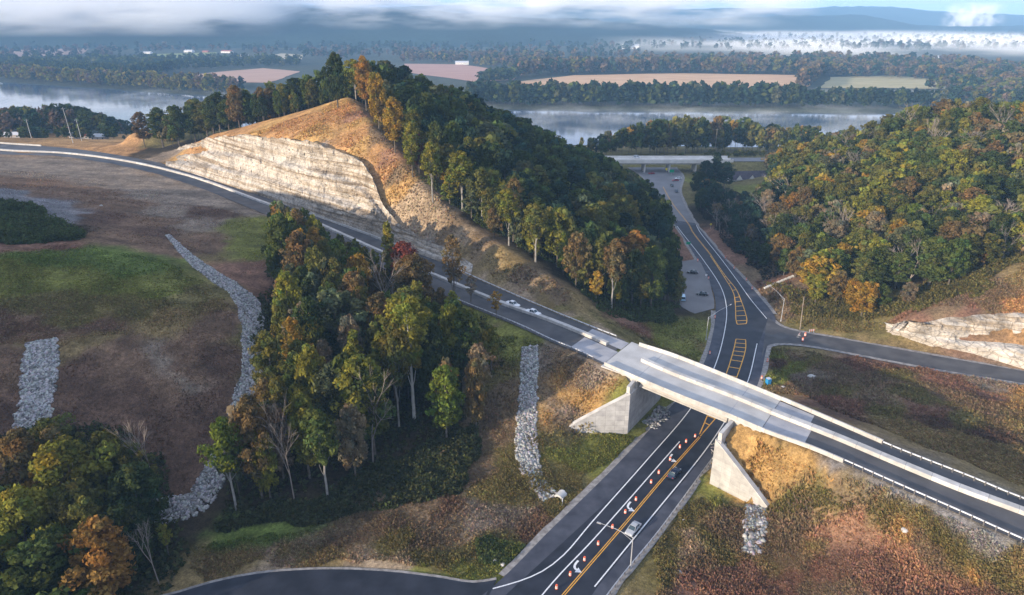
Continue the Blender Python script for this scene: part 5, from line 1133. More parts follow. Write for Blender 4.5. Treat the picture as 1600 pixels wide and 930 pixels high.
hfp = [WX(355, 440, 40)[:2], WX(395, 424, 46)[:2], WX(440, 413, 52)[:2], WX(490, 405, 58)[:2], WX(545, 399, 65)[:2], WX(585, 343, 56)[:2], WX(615, 325, 50)[:2], WX(645, 306, 42)[:2], WX(695, 276, 33)[:2], WX(745, 266, 27)[:2], WX(800, 249, 24)[:2], WX(855, 236, 21)[:2], WX(895, 229, 18)[:2], WX(925, 224, 13)[:2], WX(965, 229, 5)[:2], WX(1000, 234, 2)[:2], WX(1045, 246, 1)[:2], WX(1056, 258, 0)[:2], WX(1050, 300, 0)[:2], WX(1054, 335, 0)[:2], WX(1034, 385, 0)[:2], WX(1010, 440, 0)[:2], (80, 462), (60, 476), (-40, 484), (-140, 480), (-250, 470), (-215, 455)]
def f_hf(x, y, rg):
    px, py, dp = proj(x, y, float(zat(x, y)) + 14); edge = min(math.hypot(x - p[0], y - p[1]) for p in dens(np.array(hfp)[1:20], 3)) < 13
    sky_ = float(np.interp(px, [600, 650, 700, 760, 800, 860, 900, 960, 1010, 1040, 1070], [90, 103, 126, 153, 173, 209, 224, 254, 282, 315, 360])); hs = 1.0
    if px > 600 and py < sky_ + 40:
        hmax = 0.0; z_ = float(zat(x, y))
        for hh in np.arange(6, 28, 1.0):
            if proj(x, y, z_ + hh)[1] > sky_: hmax = hh
        if hmax < 8: return
        hs = hmax
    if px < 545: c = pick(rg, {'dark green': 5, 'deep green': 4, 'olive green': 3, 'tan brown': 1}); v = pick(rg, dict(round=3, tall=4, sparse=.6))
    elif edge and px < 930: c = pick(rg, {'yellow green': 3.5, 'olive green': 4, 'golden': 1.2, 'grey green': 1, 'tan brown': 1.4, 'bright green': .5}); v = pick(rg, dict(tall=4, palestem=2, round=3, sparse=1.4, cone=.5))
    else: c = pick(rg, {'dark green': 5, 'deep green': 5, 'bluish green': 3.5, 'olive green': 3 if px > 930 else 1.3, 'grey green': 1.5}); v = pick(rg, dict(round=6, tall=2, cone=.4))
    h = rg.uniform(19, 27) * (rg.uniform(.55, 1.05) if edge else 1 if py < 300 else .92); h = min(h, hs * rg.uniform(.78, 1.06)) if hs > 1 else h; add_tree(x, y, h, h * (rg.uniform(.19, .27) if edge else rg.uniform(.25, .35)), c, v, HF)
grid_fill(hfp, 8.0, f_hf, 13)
rge = np.random.default_rng(131)
for q in dens(np.array(hfp)[5:17], 4.6):
    x, y = q[0] + rge.normal(0, 1.6) + 3.0, q[1] + rge.uniform(1.5, 8); h = rge.uniform(9, 19)
    if any((t['x'] - x) ** 2 + (t['y'] - y) ** 2 < 9 for t in TREES if t['zone'] == HF): continue
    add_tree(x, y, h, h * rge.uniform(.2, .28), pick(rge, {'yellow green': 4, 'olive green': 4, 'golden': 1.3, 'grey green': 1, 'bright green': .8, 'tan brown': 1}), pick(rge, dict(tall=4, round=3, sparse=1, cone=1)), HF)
rhp = [hit(1180, 430)[:2], hit(1212, 425)[:2], hit(1262, 488)[:2], hit(1330, 498)[:2], hit(1395, 492)[:2], hit(1440, 472)[:2], hit(1490, 450)[:2], hit(1545, 428)[:2], hit(1610, 398)[:2], (330, 260), (420, 380), (400, 460), (300, 482), (215, 480), (160, 476), (152, 464), (150, 430), (140, 380)]
def f_rh(x, y, rg):
    px, py, dp = proj(x, y, float(zat(x, y)) + 10)
    if inpoly(np.array([px]), np.array([py]), [(1550, 300), (1610, 290), (1610, 352), (1560, 345)])[0]: return
    if 1128 < px < 1205 and py < 292: return
    if px < 1215: zone = TH; c = pick(rg, {'dark green': 4, 'bluish green': 3, 'tan brown': 2, 'pale brown': 2}); v = pick(rg, dict(round=4, bare=2, tall=1)); h = rg.uniform(10, 17)
    else:
        zone = RH; c = pick(rg, {'olive green': 6, 'tan brown': 1.5, 'deep green': 4.5, 'yellow green': 3, 'golden': .9, 'pale brown': .9, 'dark green': 3.2, 'grey green': 1.6}); v = pick(rg, dict(round=7, tall=2, bare=.5, sparse=.8)); h = rg.uniform(12, 19)
        if py > 430: h *= .75
    if v == 'bare': c = 'pale brown'
    add_tree(x, y, h, h * rg.uniform(.27, .42), c, v, zone)
grid_fill(rhp, 7.5, f_rh, 14)
thp = [hit(1092, 330)[:2], hit(1118, 375)[:2], hit(1150, 400)[:2], hit(1180, 430)[:2], (140, 380), (150, 430), (152, 460), (140, 466), (128, 440)]
def f_th(x, y, rg):
    h = rg.uniform(6, 13); v = pick(rg, dict(round=4, bare=1.5, tall=1)); q = proj(x, y, float(zat(x, y)) + h)
    if 1128 < q[0] < 1205 and q[1] < 292: return
    add_tree(x, y, h, h * rg.uniform(.3, .38), 'pale brown' if v == 'bare' else pick(rg, {'dark green': 4, 'bluish green': 4, 'tan brown': 1.4}), v, TH)
grid_fill(thp, 6.5, f_th, 15)

# which trees show, and how large
QW, QH = 800, 465
occ = np.zeros((QH, QW), bool)
for t in TREES: t['p'] = proj(t['x'], t['y'], t['z'] + t['h'] * .62); t['top'] = proj(t['x'], t['y'], t['z'] + t['h']); t['bot'] = proj(t['x'], t['y'], t['z'])
def blocked(t):
    P = np.array([t['x'], t['y'], t['z'] + t['h']]); s = np.linspace(.3, .985, 160)[:, None]; q = np.array([0, 0, H]) * (1 - s) + P * s
    return bool((zat(q[:, 0], q[:, 1]) > q[:, 2] + .3).any())
TREES.sort(key=lambda t: t['p'][2])
for t in TREES:
    t['vis'] = 0
    if blocked(t): continue
    px, py, dp = t['p']; rx = FP * t['r'] / dp / 2; ry = max(rx * .6, abs(t['top'][1] - t['bot'][1]) / 2 * .36)
    x0, x1, y0, y1 = int(px / 2 - rx), int(px / 2 + rx) + 1, int(py / 2 - ry), int(py / 2 + ry) + 1
    cx0, cx1, cy0, cy1 = max(0, x0), min(QW, x1), max(0, y0), min(QH, y1)
    if cx0 >= cx1 or cy0 >= cy1: continue
    yy, xx = np.mgrid[cy0:cy1, cx0:cx1]; e = ((xx - px / 2) / max(rx, 1)) ** 2 + ((yy - py / 2) / max(ry, 1)) ** 2 < 1
    s = occ[cy0:cy1, cx0:cx1]; t['vis'] = int((e & ~s).sum()); s |= e
    t['lim'] = 1
ind = [t for t in TREES if t['sp'] or t['vis'] > 0]
ind.sort(key=lambda t: -(1e6 if t['sp'] else t['vis']))
MAXI = 280
leafy = [t for t in ind if t['var'] != 'bare'][:MAXI]; barel = [t for t in ind if t['var'] == 'bare'][:60]
IND = leafy + barel; ids = set(id(t) for t in IND)
REST = [t for t in TREES if id(t) not in ids]
print('TREES', len(TREES), 'individual', len(IND), 'bare', len(barel), 'rest', len(REST), 'unseen', sum(t['vis'] == 0 for t in REST))

# labels that single each tree out: look, then place, then order along the row
def place(t):
    px, py = t['top'][0], t['top'][1]
    if t['zone'] == MW:
        return 'in the middle wood, ' + ('back' if py < 430 else 'centre' if py < 545 else 'front') + (' beside the stone channel' if px < 470 else ' around the white trunk' if 570 < px < 680 else ' toward the bridge' if px >= 680 else '')
    if t['zone'] == LG: return 'in the lower left group'
    if t['zone'] == HF:
        if px < 548: return 'on the crest left of the bare hill top'
        if px > 925: return ('behind the parking lot' if px > 1005 else 'at the hill wood lower end') if py >= 300 else 'before the far overpass'
        row = 'skyline' if py < 95 + max(0, px - 600) * .42 + 25 else 'upper slope' if py < 150 + max(0, px - 600) * .5 else 'edge'
        return 'on the hill wood ' + row + (' near the bare top' if px < 660 else '' if px < 790 else ' toward the river')
    if t['zone'] == TH: return 'in the dark roadside thicket'
    row = 'skyline' if py < 200 else 'upper slope' if py < 270 else 'middle slope' if py < 350 else 'foot'
    return 'on the eastern hill %s%s' % (row, ', left part' if px < 1320 else '' if px < 1450 else ', right part')
ORD = ['', 'second', 'third', 'fourth', 'fifth', 'sixth', 'seventh', 'eighth', 'ninth', 'tenth', 'eleventh', 'twelfth', 'thirteenth', 'fourteenth', 'fifteenth']
SHAPE = dict(round='rounded', tall='upright', cone='pointed', sparse='thin', palestem='pale stemmed', sycamore='white trunked', bare='leafless', shrub='low')
def label_group(L_, noun='tree'):
    from collections import defaultdict
    G = defaultdict(list)
    for t in L_:
        if t['sp']: t['label'] = t['sp']; continue
        s = SHAPE[t['var']]; big = ''
        G[('%s %s %s' % (t['col'], s, noun) if t['var'] != 'bare' else 'leafless %s' % noun, place(t))].append(t)
    for (a, b), ts in G.items():
        if len(ts) == 1: ts[0]['label'] = a + ' ' + b; continue
        ts.sort(key=lambda t: t['top'][0]); n = len(ts)
        for i, t in enumerate(ts):
            o = 'leftmost' if i == 0 else 'rightmost' if i == n - 1 else (ORD[i] + ' from left' if i < len(ORD) and i <= n // 2 else (ORD[n - 1 - i] if n - 1 - i < len(ORD) else '') + ' from right')
            t['label'] = '%s %s, %s' % (a, b, o.strip())
label_group(IND)
GRP = {MW: 'trees of the middle wood', LG: 'trees of the lower left group', HF: 'trees of the hill wood', RH: 'trees of the eastern hill', TH: 'trees of the dark thicket'}
rt = np.random.default_rng(99)
def plant(t, name):
    v = VAR[t['var']]; me, tr = v['m'][int(rt.integers(len(v['m'])))]
    g = empty(name, (t['x'], t['y'], t['z']), float(rt.uniform(0, 6.28))); sz = t['h'] / v['H']; sx = t['r'] / v['R']; g.scale = (sx, sx, sz)
    tag(g, t['label'], 'tree' if name != 'shrub' else 'shrub', t.get('group') or GRP.get(t['zone']))
    if tr is not None: link(bpy.data.objects.new('trunk', tr), g)
    c = bpy.data.objects.new('crown' if tr is not None else 'branches', me); k = PAL[t['col']]; j = rt.uniform(.85, 1.18); c.color = (k[0] * j, k[1] * j * rt.uniform(.95, 1.05), k[2] * j, 1); link(c, g)
for t in IND: plant(t, 'bare_tree' if t['var'] == 'bare' else 'evergreen_tree' if t['col'] == 'bluish green' and t['var'] == 'cone' else 'deciduous_tree')

# the many further crowns of the hills, one mass per hill
def mass(L_, name, label, nc=24, nl=26, ls=.75, mat_='leafmass'):
    lib = {}
    for k, (kd, b) in dict(round=('round', .22), tall=('tall', .3), cone=('cone', .18)).items():
        lib[k] = [crown_np(np.random.default_rng(500 + i), 1.0, .3, b, kd, nc, nl, ls / 15, .36) for i in range(5)]
    VV, CC = [], []; rg = np.random.default_rng(3)
    for t in L_:
        V, F, c, C = lib[t['var'] if t['var'] in lib else 'tall'][int(rg.integers(5))]
        a = rg.uniform(0, 6.28); ca, sa = math.cos(a), math.sin(a); k = np.array([t['r'] / .3, t['r'] / .3, t['h']])
        q = V * k; X = q[:, 0] * ca - q[:, 1] * sa; Y = q[:, 0] * sa + q[:, 1] * ca
        VV.append(np.stack([X + t['x'], Y + t['y'], q[:, 2] + t['z']], 1)); j = rg.uniform(.82, 1.2); CC.append(c * np.array(PAL[t['col']]) * j)
        r = .18; b = t['h'] * .6                                     # a stem
        for ax in ((r, 0), (0, r)):
            VV.append(np.array([[t['x'] - ax[0], t['y'] - ax[1], t['z'] - .5], [t['x'] + ax[0], t['y'] + ax[1], t['z'] - .5], [t['x'] + ax[0] * .5, t['y'] + ax[1] * .5, t['z'] + b], [t['x'] - ax[0] * .5, t['y'] - ax[1] * .5, t['z'] + b]])); CC.append(np.tile([.12, .10, .08], (4, 1)))
    if not VV: return
    V = np.concatenate(VV); o = mesh_np(name, V, np.arange(len(V)).reshape(-1, 4), [M[mat_]], col=np.concatenate(CC)); tag(o, label, 'woodland', kind='stuff'); return o
for z, nm_, lb in ((MW, 'woodland', 'further trees packed inside the middle wood'), (HF, 'woodland', 'dense dark tree cover of the hill behind the rock cut'), (RH, 'woodland', 'autumn tree cover of the eastern hill'), (TH, 'woodland', 'dark thicket of small trees beside the far main road'), (LG, 'woodland', 'dark trees behind the lower left group')):
    mass([t for t in REST if t['zone'] == z and t['var'] != 'bare'], nm_, lb)
# ------------------------------------------------------------------ lowland beyond the river
def flat_field(l, name, label, c1, c2, sc=.02, stretch=(1, 6, 1), dz=.5):
    P = [hit(x, y) for x, y in l]; P = dens(np.array(P + P[:1]), 25)[:-1]; P = P + np.c_[fbm(P[:, 0], P[:, 1], 60, 4)[:, None] * 6, fbm(P[:, 0], P[:, 1], 60, 14)[:, None] * 6, np.zeros(len(P))]
    w = MB(); w.quad_faces([(p[0], p[1], -16 + dz) for p in P], [tuple(range(len(P)))])
    o = w.build(name, mat(name + '_soil', c1, 1, c2, sc, 6, stretch=stretch)); o.data.update()
    if o.data.polygons[0].normal.z < 0: o.data.flip_normals()
    tag(o, label, 'field', kind='structure'); return o
flat_field([(776, 140), (800, 129), (900, 118), (1060, 115), (1268, 118), (1262, 138), (1100, 141), (900, 142)], 'field', 'wide pink ploughed field behind the riverside trees', (.45, .265, .14), (.58, .37, .21))
flat_field([(1278, 138), (1300, 121), (1400, 118), (1515, 131), (1500, 140), (1380, 138)], 'field', 'pale yellow green field on the right across the river', (.30, .26, .12), (.42, .35, .19))
flat_field([(632, 100), (720, 101), (818, 115), (800, 126), (740, 128), (640, 114)], 'field', 'pink field directly behind the wooded hill top', (.34, .19, .15), (.42, .25, .19))
flat_field([(236, 124), (330, 114), (410, 107), (470, 112), (420, 130), (300, 128)], 'field', 'pink field left of the hill top across the river', (.36, .22, .16), (.44, .28, .2))
flat_field([(180, 91), (240, 85), (340, 82), (330, 89), (250, 92)], 'field', 'narrow green field among the far farms', (.13, .17, .05), (.2, .22, .08))
flat_field([(838, 98), (900, 93), (990, 93), (985, 98), (900, 101)], 'field', 'narrow pale yellow field in the middle distance', (.40, .33, .17), (.46, .38, .22))
flat_field([(400, 92), (440, 84), (475, 86), (470, 93)], 'field', 'small pale field left of the crest trees', (.35, .30, .2), (.4, .34, .24))
flat_field([(0, 84), (60, 74), (140, 76), (130, 84), (40, 90)], 'field', 'dull pink field at the far left', (.26, .18, .15), (.3, .21, .17))

rg = np.random.default_rng(21)
FAR = []
OPEN = [[(168, 93), (180, 88), (240, 82), (350, 79), (400, 84), (395, 92), (250, 94)], [(830, 100), (900, 91), (1000, 91), (990, 100)], [(395, 94), (440, 82), (480, 84), (472, 95)]]
def scatter_px(poly, n, hr, cols, rr=(.3, .42), sp=0.0):
    P = np.array(poly, float); x0, y0 = P.min(0); x1, y1 = P.max(0); k = 0
    while k < n:
        x = rg.uniform(x0, x1); y = rg.uniform(y0, y1)
        if not inpoly(np.array([x]), np.array([y]), P)[0]: continue
        k += 1
        if any(inpoly(np.array([x]), np.array([y]), o)[0] for o in OPEN): continue
        q = hit(x, y); h = rg.uniform(*hr)
        if q[2] < -17.5: continue
        FAR.append(dict(x=q[0], y=q[1], z=q[2], h=h, r=h * rg.uniform(*rr), col=pick(rg, cols), var=pick(rg, dict(round=4, tall=4))))
def row_px(l, spacing, rows, gap, hr, cols, rr=(.26, .38)):
    P = dens(np.array([hit(x, y) for x, y in l]), spacing)
    for i in range(rows):
        for p in P:
            h = rg.uniform(*hr); X = p[0] + rg.normal(0, spacing * .3); Y = p[1] + i * gap + rg.normal(0, gap * .3); z = float(zat(X, Y))
            if z < -18: z = -17.5
            FAR.append(dict(x=X, y=Y, z=z, h=h, r=h * rg.uniform(*rr), col=pick(rg, cols), var=pick(rg, dict(round=3, tall=5))))
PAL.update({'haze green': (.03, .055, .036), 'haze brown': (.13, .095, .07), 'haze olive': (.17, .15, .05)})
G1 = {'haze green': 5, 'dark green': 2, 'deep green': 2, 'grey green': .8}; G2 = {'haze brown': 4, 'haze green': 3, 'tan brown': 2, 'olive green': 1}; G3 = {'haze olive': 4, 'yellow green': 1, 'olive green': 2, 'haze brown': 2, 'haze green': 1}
row_px([(735, 163), (800, 166), (1000, 168), (1200, 169), (1250, 169)], 9, 5, 9, (21, 33), G1); row_px([(1250, 169), (1330, 169), (1460, 170)], 9, 3, 9, (18, 27), G1)
row_px([(0, 124), (100, 131), (200, 138), (300, 146), (365, 150)], 10, 4, 12, (16, 28), G3)
row_px([(0, 117), (100, 122), (200, 124), (240, 118)], 13, 6, 26, (18, 26), G1)
nA = len(FAR)
def flush(name, label, nc, nl, ls, lo):
    L_ = FAR[lo:]; mass(L_, name, label, nc, nl, ls); return len(FAR)
k0 = flush('riverside_woodland', 'line of dark trees along the far river bank', 12, 9, 1.5, 0)
row_px([(815, 121), (900, 117), (1000, 115), (1100, 115), (1265, 117)], 12, 5, 22, (22, 34), G2)
row_px([(1290, 120), (1400, 115), (1500, 124), (1600, 139)], 12, 6, 20, (18, 27), G2)
row_px([(1254, 140), (1268, 128), (1280, 119)], 9, 3, 8, (22, 32), {'haze brown': 3, 'tan brown': 2, 'haze green': 1})
row_px([(1505, 150), (1550, 152), (1600, 158)], 10, 8, 16, (18, 27), {'haze brown': 2, 'haze green': 3, 'olive green': 2, 'haze olive': 1})
scatter_px([(1040, 113), (1600, 130), (1600, 112), (1500, 100), (1300, 92), (1040, 96)], 800, (16, 27), G2)
scatter_px([(620, 99), (720, 99), (820, 112), (960, 114), (1060, 110), (1050, 96), (990, 90), (620, 88)], 560, (14, 24), {'haze brown': 4, 'haze green': 2, 'tan brown': 2, 'haze olive': 1})
scatter_px([(0, 120), (120, 122), (260, 112), (420, 104), (470, 104), (470, 94), (320, 92), (160, 94), (0, 94)], 700, (14, 22), G1)
scatter_px([(740, 130), (800, 130), (816, 119), (780, 121)], 60, (16, 24), G1)
scatter_px([(1470, 160), (1600, 168), (1600, 140), (1530, 143), (1500, 152)], 220, (15, 24), {'haze brown': 2, 'haze green': 3, 'olive green': 2, 'haze olive': 1})
k0 = flush('distant_woodland', 'misty woods and hedgerows on the plain beyond the river', 9, 7, 1.9, k0)
scatter_px([(0, 92), (1000, 92), (1000, 78), (0, 76)], 520, (13, 22), {'haze green': 3, 'haze brown': 2})
scatter_px([(0, 76), (1600, 80), (1600, 52), (0, 60)], 1000, (14, 26), {'haze green': 4, 'haze brown': 1})
k0 = flush('distant_woodland', 'far hazy woods below the misty hills', 6, 5, 3.2, k0)

# wooded hills on the horizon
def hills(name, label, x0, x1, yc, wid, top, seed, step=45):
    xs = np.arange(x0, x1, step); ys = np.linspace(-1, 1.0, 30); X, T_ = np.meshgrid(xs, ys, indexing='ij')
    Yc = np.interp(xs, *zip(*yc)); tp = np.interp(xs, *zip(*top))
    Y = Yc[:, None] + T_ * wid; e = np.clip(np.cos(T_ * math.pi / 2), 0, 1) ** .8
    Z = -22 + e * (tp[:, None] + 22) * (1 + .28 * fbm(X, Y, 700, seed, 3)) + fbm(X, Y, 130, seed + 5, 3) * 9 * e + rg.normal(0, 2.5, X.shape) * e
    i = np.arange(X.size).reshape(X.shape); F = np.stack([i[:-1, :-1], i[1:, :-1], i[1:, 1:], i[:-1, 1:]], -1).reshape(-1, 4)
    g = 1 + .5 * fbm(X, Y, 150, seed + 9, 4)
    o = mesh_np(name, np.stack([X, Y, Z], -1).reshape(-1, 3), F, [M['earth']], smooth=False, col=(np.array([.018, .036, .034]) * g[..., None]).reshape(-1, 3)); tag(o, label, 'hills', kind='structure')
hills('hills', 'dark wooded hills rising into the low cloud on the left', -5200, 1300, [(-5200, 3900), (-2000, 3500), (0, 3700), (1300, 4300)], 850, [(-5200, 130), (-3000, 150), (-1500, 120), (-900, 128), (-300, 112), (200, 84), (700, 64), (1300, 0)], 61)
hills('hills', 'long blue ridge along the horizon', -9000, 9000, [(-9000, 7600), (0, 7000), (9000, 7600)], 1300, [(-9000, 190), (-2500, 170), (0, 150), (1500, 148), (2300, 140), (3600, 142), (4300, 118), (5200, 70), (9000, 60)], 72, 80)
hills('hills', 'faint blue hills on the right horizon', 200, 6000, [(200, 5200), (2500, 5000), (6000, 5600)], 600, [(200, 40), (900, 62), (1700, 74), (2300, 82), (2600, 40), (3200, 20), (6000, 24)], 83, 60)
# factory chimney
h = hit(1488, 50); g = empty('factory_chimney', h); tag(g, 'slim factory chimney under the white steam plume', 'chimney'); w = MB(); w.tube((0, 0, 0), (0, 0, 60), 4, 3, 10); w.build('stack', M['conc'], g); w = MB(); w.tube((0, 0, 56), (0, 0, 61), 3.6, 3.6, 10); w.build('collar', M['roof_red'], g)

w = MB(); [w.strip([(x, 497.0, 8.25 + max(0, (x - 185) * .006)) for x in xs_], [(x, 511.0, 8.25 + max(0, (x - 185) * .006)) for x in xs_]) for xs_ in (np.linspace(-70, 8, 8), np.linspace(160, 420, 12))]; w.f = [f[::-1] for f in w.f]
tag(w.build('far_highway', M['asphalt_old']), kind='structure', label='grey trunk road on its bank beyond the far overpass', cat='road')
# trees on the near bank and beyond the highway bend
NB = []; FAR2 = len(FAR)
def nb(x, y, Y, h, r, c, v='round'): P = WX(x, Y, -8); z = float(zat(P[0], Y)); FAR.append(dict(x=P[0], y=Y, z=z, h=h, r=r, col=c, var=v))
for k in range(120):
    x = rg.uniform(905, 1330); Y = rg.uniform(570, 680); hh = np.interp(x, [905, 960, 1000, 1060, 1150, 1190, 1330], [12, 18, 25, 29, 29, 23, 19]) * rg.uniform(.7, 1.12)
    nb(x, 0, Y, hh, hh * rg.uniform(.22, .34), pick(rg, {'olive green': 4, 'tan brown': 3, 'deep green': 3, 'golden': .7, 'dark green': 3, 'grey green': 1}), pick(rg, dict(round=3, tall=4)))
for k in range(170):
    x = rg.uniform(-60, 215); Y = rg.uniform(610, 760); hh = np.interp(x, [-60, 30, 120, 150, 215], [20, 22, 25, 20, 11]) * rg.uniform(.75, 1.15)
    nb(x, 0, Y, hh, hh * rg.uniform(.24, .36), pick(rg, {'dark green': 5, 'haze green': 3, 'haze brown': 2, 'olive green': 1.4, 'deep green': 2}), pick(rg, dict(round=5, tall=2)))
for k in range(40):
    x = rg.uniform(-40, 190); Y = rg.uniform(540, 575); hh = rg.uniform(5, 10)
    nb(x, 0, Y, hh, hh * rg.uniform(.3, .45), pick(rg, {'dark green': 5, 'haze green': 2, 'olive green': 2}), 'round')
for k in range(60):
    x = rg.uniform(200, 380); Y = rg.uniform(540, 640); hh = np.interp(x, [200, 300, 345, 380], [4, 5, 12, 18]) * rg.uniform(.7, 1.2)
    nb(x, 0, Y, hh, hh * rg.uniform(.25, .36), pick(rg, {'dark green': 5, 'haze green': 2, 'olive green': 2}), 'round')
for k in range(26): nb(rg.uniform(1060, 1190), 0, rg.uniform(525, 560), rg.uniform(3, 6), 2.4, 'olive green')
k0 = flush('riverside_woodland', 'trees along the near river bank and behind the far overpass', 22, 20, .9, FAR2)
# ------------------------------------------------------------------ stone channels
def stones(spine, wid, n, label, seed, size=(.18, .50)):
    rg = np.random.default_rng(seed); P = resamp(crom([hit(x, y) for x, y in spine], 2), 200)
    phi = (1 + 5 ** .5) / 2; B = np.array([(-1, phi, 0), (1, phi, 0), (-1, -phi, 0), (1, -phi, 0), (0, -1, phi), (0, 1, phi), (0, -1, -phi), (0, 1, -phi), (phi, 0, -1), (phi, 0, 1), (-phi, 0, -1), (-phi, 0, 1)]) / 1.9
    TRI = np.array([(0, 11, 5), (0, 5, 1), (0, 1, 7), (0, 7, 10), (0, 10, 11), (1, 5, 9), (5, 11, 4), (11, 10, 2), (10, 7, 6), (7, 1, 8), (3, 9, 4), (3, 4, 2), (3, 2, 6), (3, 6, 8), (3, 8, 9), (4, 9, 5), (2, 4, 11), (6, 2, 10), (8, 6, 7), (9, 8, 1)])
    t = rg.integers(0, 199, n); f = rg.random(n)[:, None]; c = P[t] * (1 - f) + P[t + 1] * f; T_ = P[t + 1] - P[t]; T_[:, 2] = 0; T_ /= np.linalg.norm(T_, axis=1)[:, None] + 1e-9
    wv = np.interp(t, np.linspace(0, 199, len(wid)), wid) * (1 + .18 * vnoise(t * .15, t * 0 + seed, 1.0, seed)); o = rg.uniform(-.5, .5, n) * wv
    X = c[:, 0] + T_[:, 1] * o; Y = c[:, 1] - T_[:, 0] * o; s = rg.uniform(*size, n); Z = zat(X, Y) + s * rg.uniform(-.1, .35, n)
    V = B[None] * (s[:, None] * rg.uniform(.6, 1.3, (n, 3)))[:, None, :] * rg.uniform(.75, 1.25, (n, 12, 1))
    V = V + np.stack([X, Y, Z], 1)[:, None, :]; g = rg.uniform(.35, 1.6, n)[:, None] * np.array([[.265, .258, .25]]) * (1 + rg.normal(0, .05, (n, 3)))
    o_ = mesh_np('riprap', V.reshape(-1, 3), (TRI[None] + 12 * np.arange(n)[:, None, None]).reshape(-1, 3), [M['stone']], col=np.repeat(np.clip(g, .05, .8), 12, 0)); tag(o_, label, 'stones', kind='stuff')
m, nt, b, N, L = nodes('grey_stone'); a = N('ShaderNodeAttribute'); a.attribute_name = 'Col'; b.inputs['Roughness'].default_value = .9; vary(nt, b, N, L, a.outputs['Color'], (1.6,), (.25,)); M['stone'] = m
stones([(262, 368), (285, 392), (315, 418), (350, 442), (378, 462), (392, 490), (397, 540), (392, 600), (378, 650), (352, 705), (328, 755), (300, 792), (232, 803)], (1.6, 3, 4.6, 6.4, 7, 7, 6.8, 6.2, 6.5, 7.5), 13000, 'long winding channel of grey stones beside the middle wood', 1)
stones([(66, 534), (63, 580), (58, 625), (48, 680)], (7.8, 7.8), 5200, 'rectangular patch of pale grey stones on the brown slope', 2)
stones([(828, 543), (826, 600), (823, 660), (824, 710), (836, 750), (860, 778)], (5.4, 5.4, 5.4, 5.4, 5, 4), 4600, 'straight chute of grey stones down to the culvert', 3)
stones([(1182, 795), (1180, 825), (1176, 868)], (4.2, 4.2, 3.4), 1500, 'short strip of white stones below the eastern wing wall', 4, (.4, .8))
stones([(1112, 690), (1135, 720), (1160, 750), (1188, 786)], (1.4, 1.4), 260, 'line of grey stones along the top of the eastern wing wall', 5, (.25, .45))
stones([(1040, 640), (1028, 655), (1015, 668)], (4, 4), 260, 'pale stones under the bridge beside the western abutment', 6, (.3, .6))
for x, y, s, lab in [(775, 878, .7, 'white boulder on the grass near the curved road'), (786, 883, .6, 'small white stone beside the white boulder on the grass'), (1268, 591, 1.4, 'pale boulder in the brown field near the bridge'), (1224, 606, .7, 'small white boulder behind the bridge parapet'), (1413, 832, .8, 'pale flat boulder on the red slope'), (1084, 872, .9, 'grey boulder in the scrub by the guardrail'), (1068, 815, .35, 'small white boulder near the guardrail'), (158, 322, .7, 'white boulder on the bare dirt below the highway bend'), (1062, 896, .6, 'pale boulder below the grey one by the guardrail')]:
    h = hit(x, y); rg = np.random.default_rng(int(x)); bm_ = MB(); n = 9
    import bmesh
    bm = bmesh.new(); bmesh.ops.create_icosphere(bm, subdivisions=2, radius=s)
    for v in bm.verts: v.co *= rg.uniform(.82, 1.12); v.co.z *= .6
    me = bpy.data.meshes.new('boulder'); bm.to_mesh(me); bm.free(); me.materials.append(M['conc_deck']); o = bpy.data.objects.new('boulder', me); o.location = (h[0], h[1], h[2] + s * .15); link(o); tag(o, lab, 'boulder')

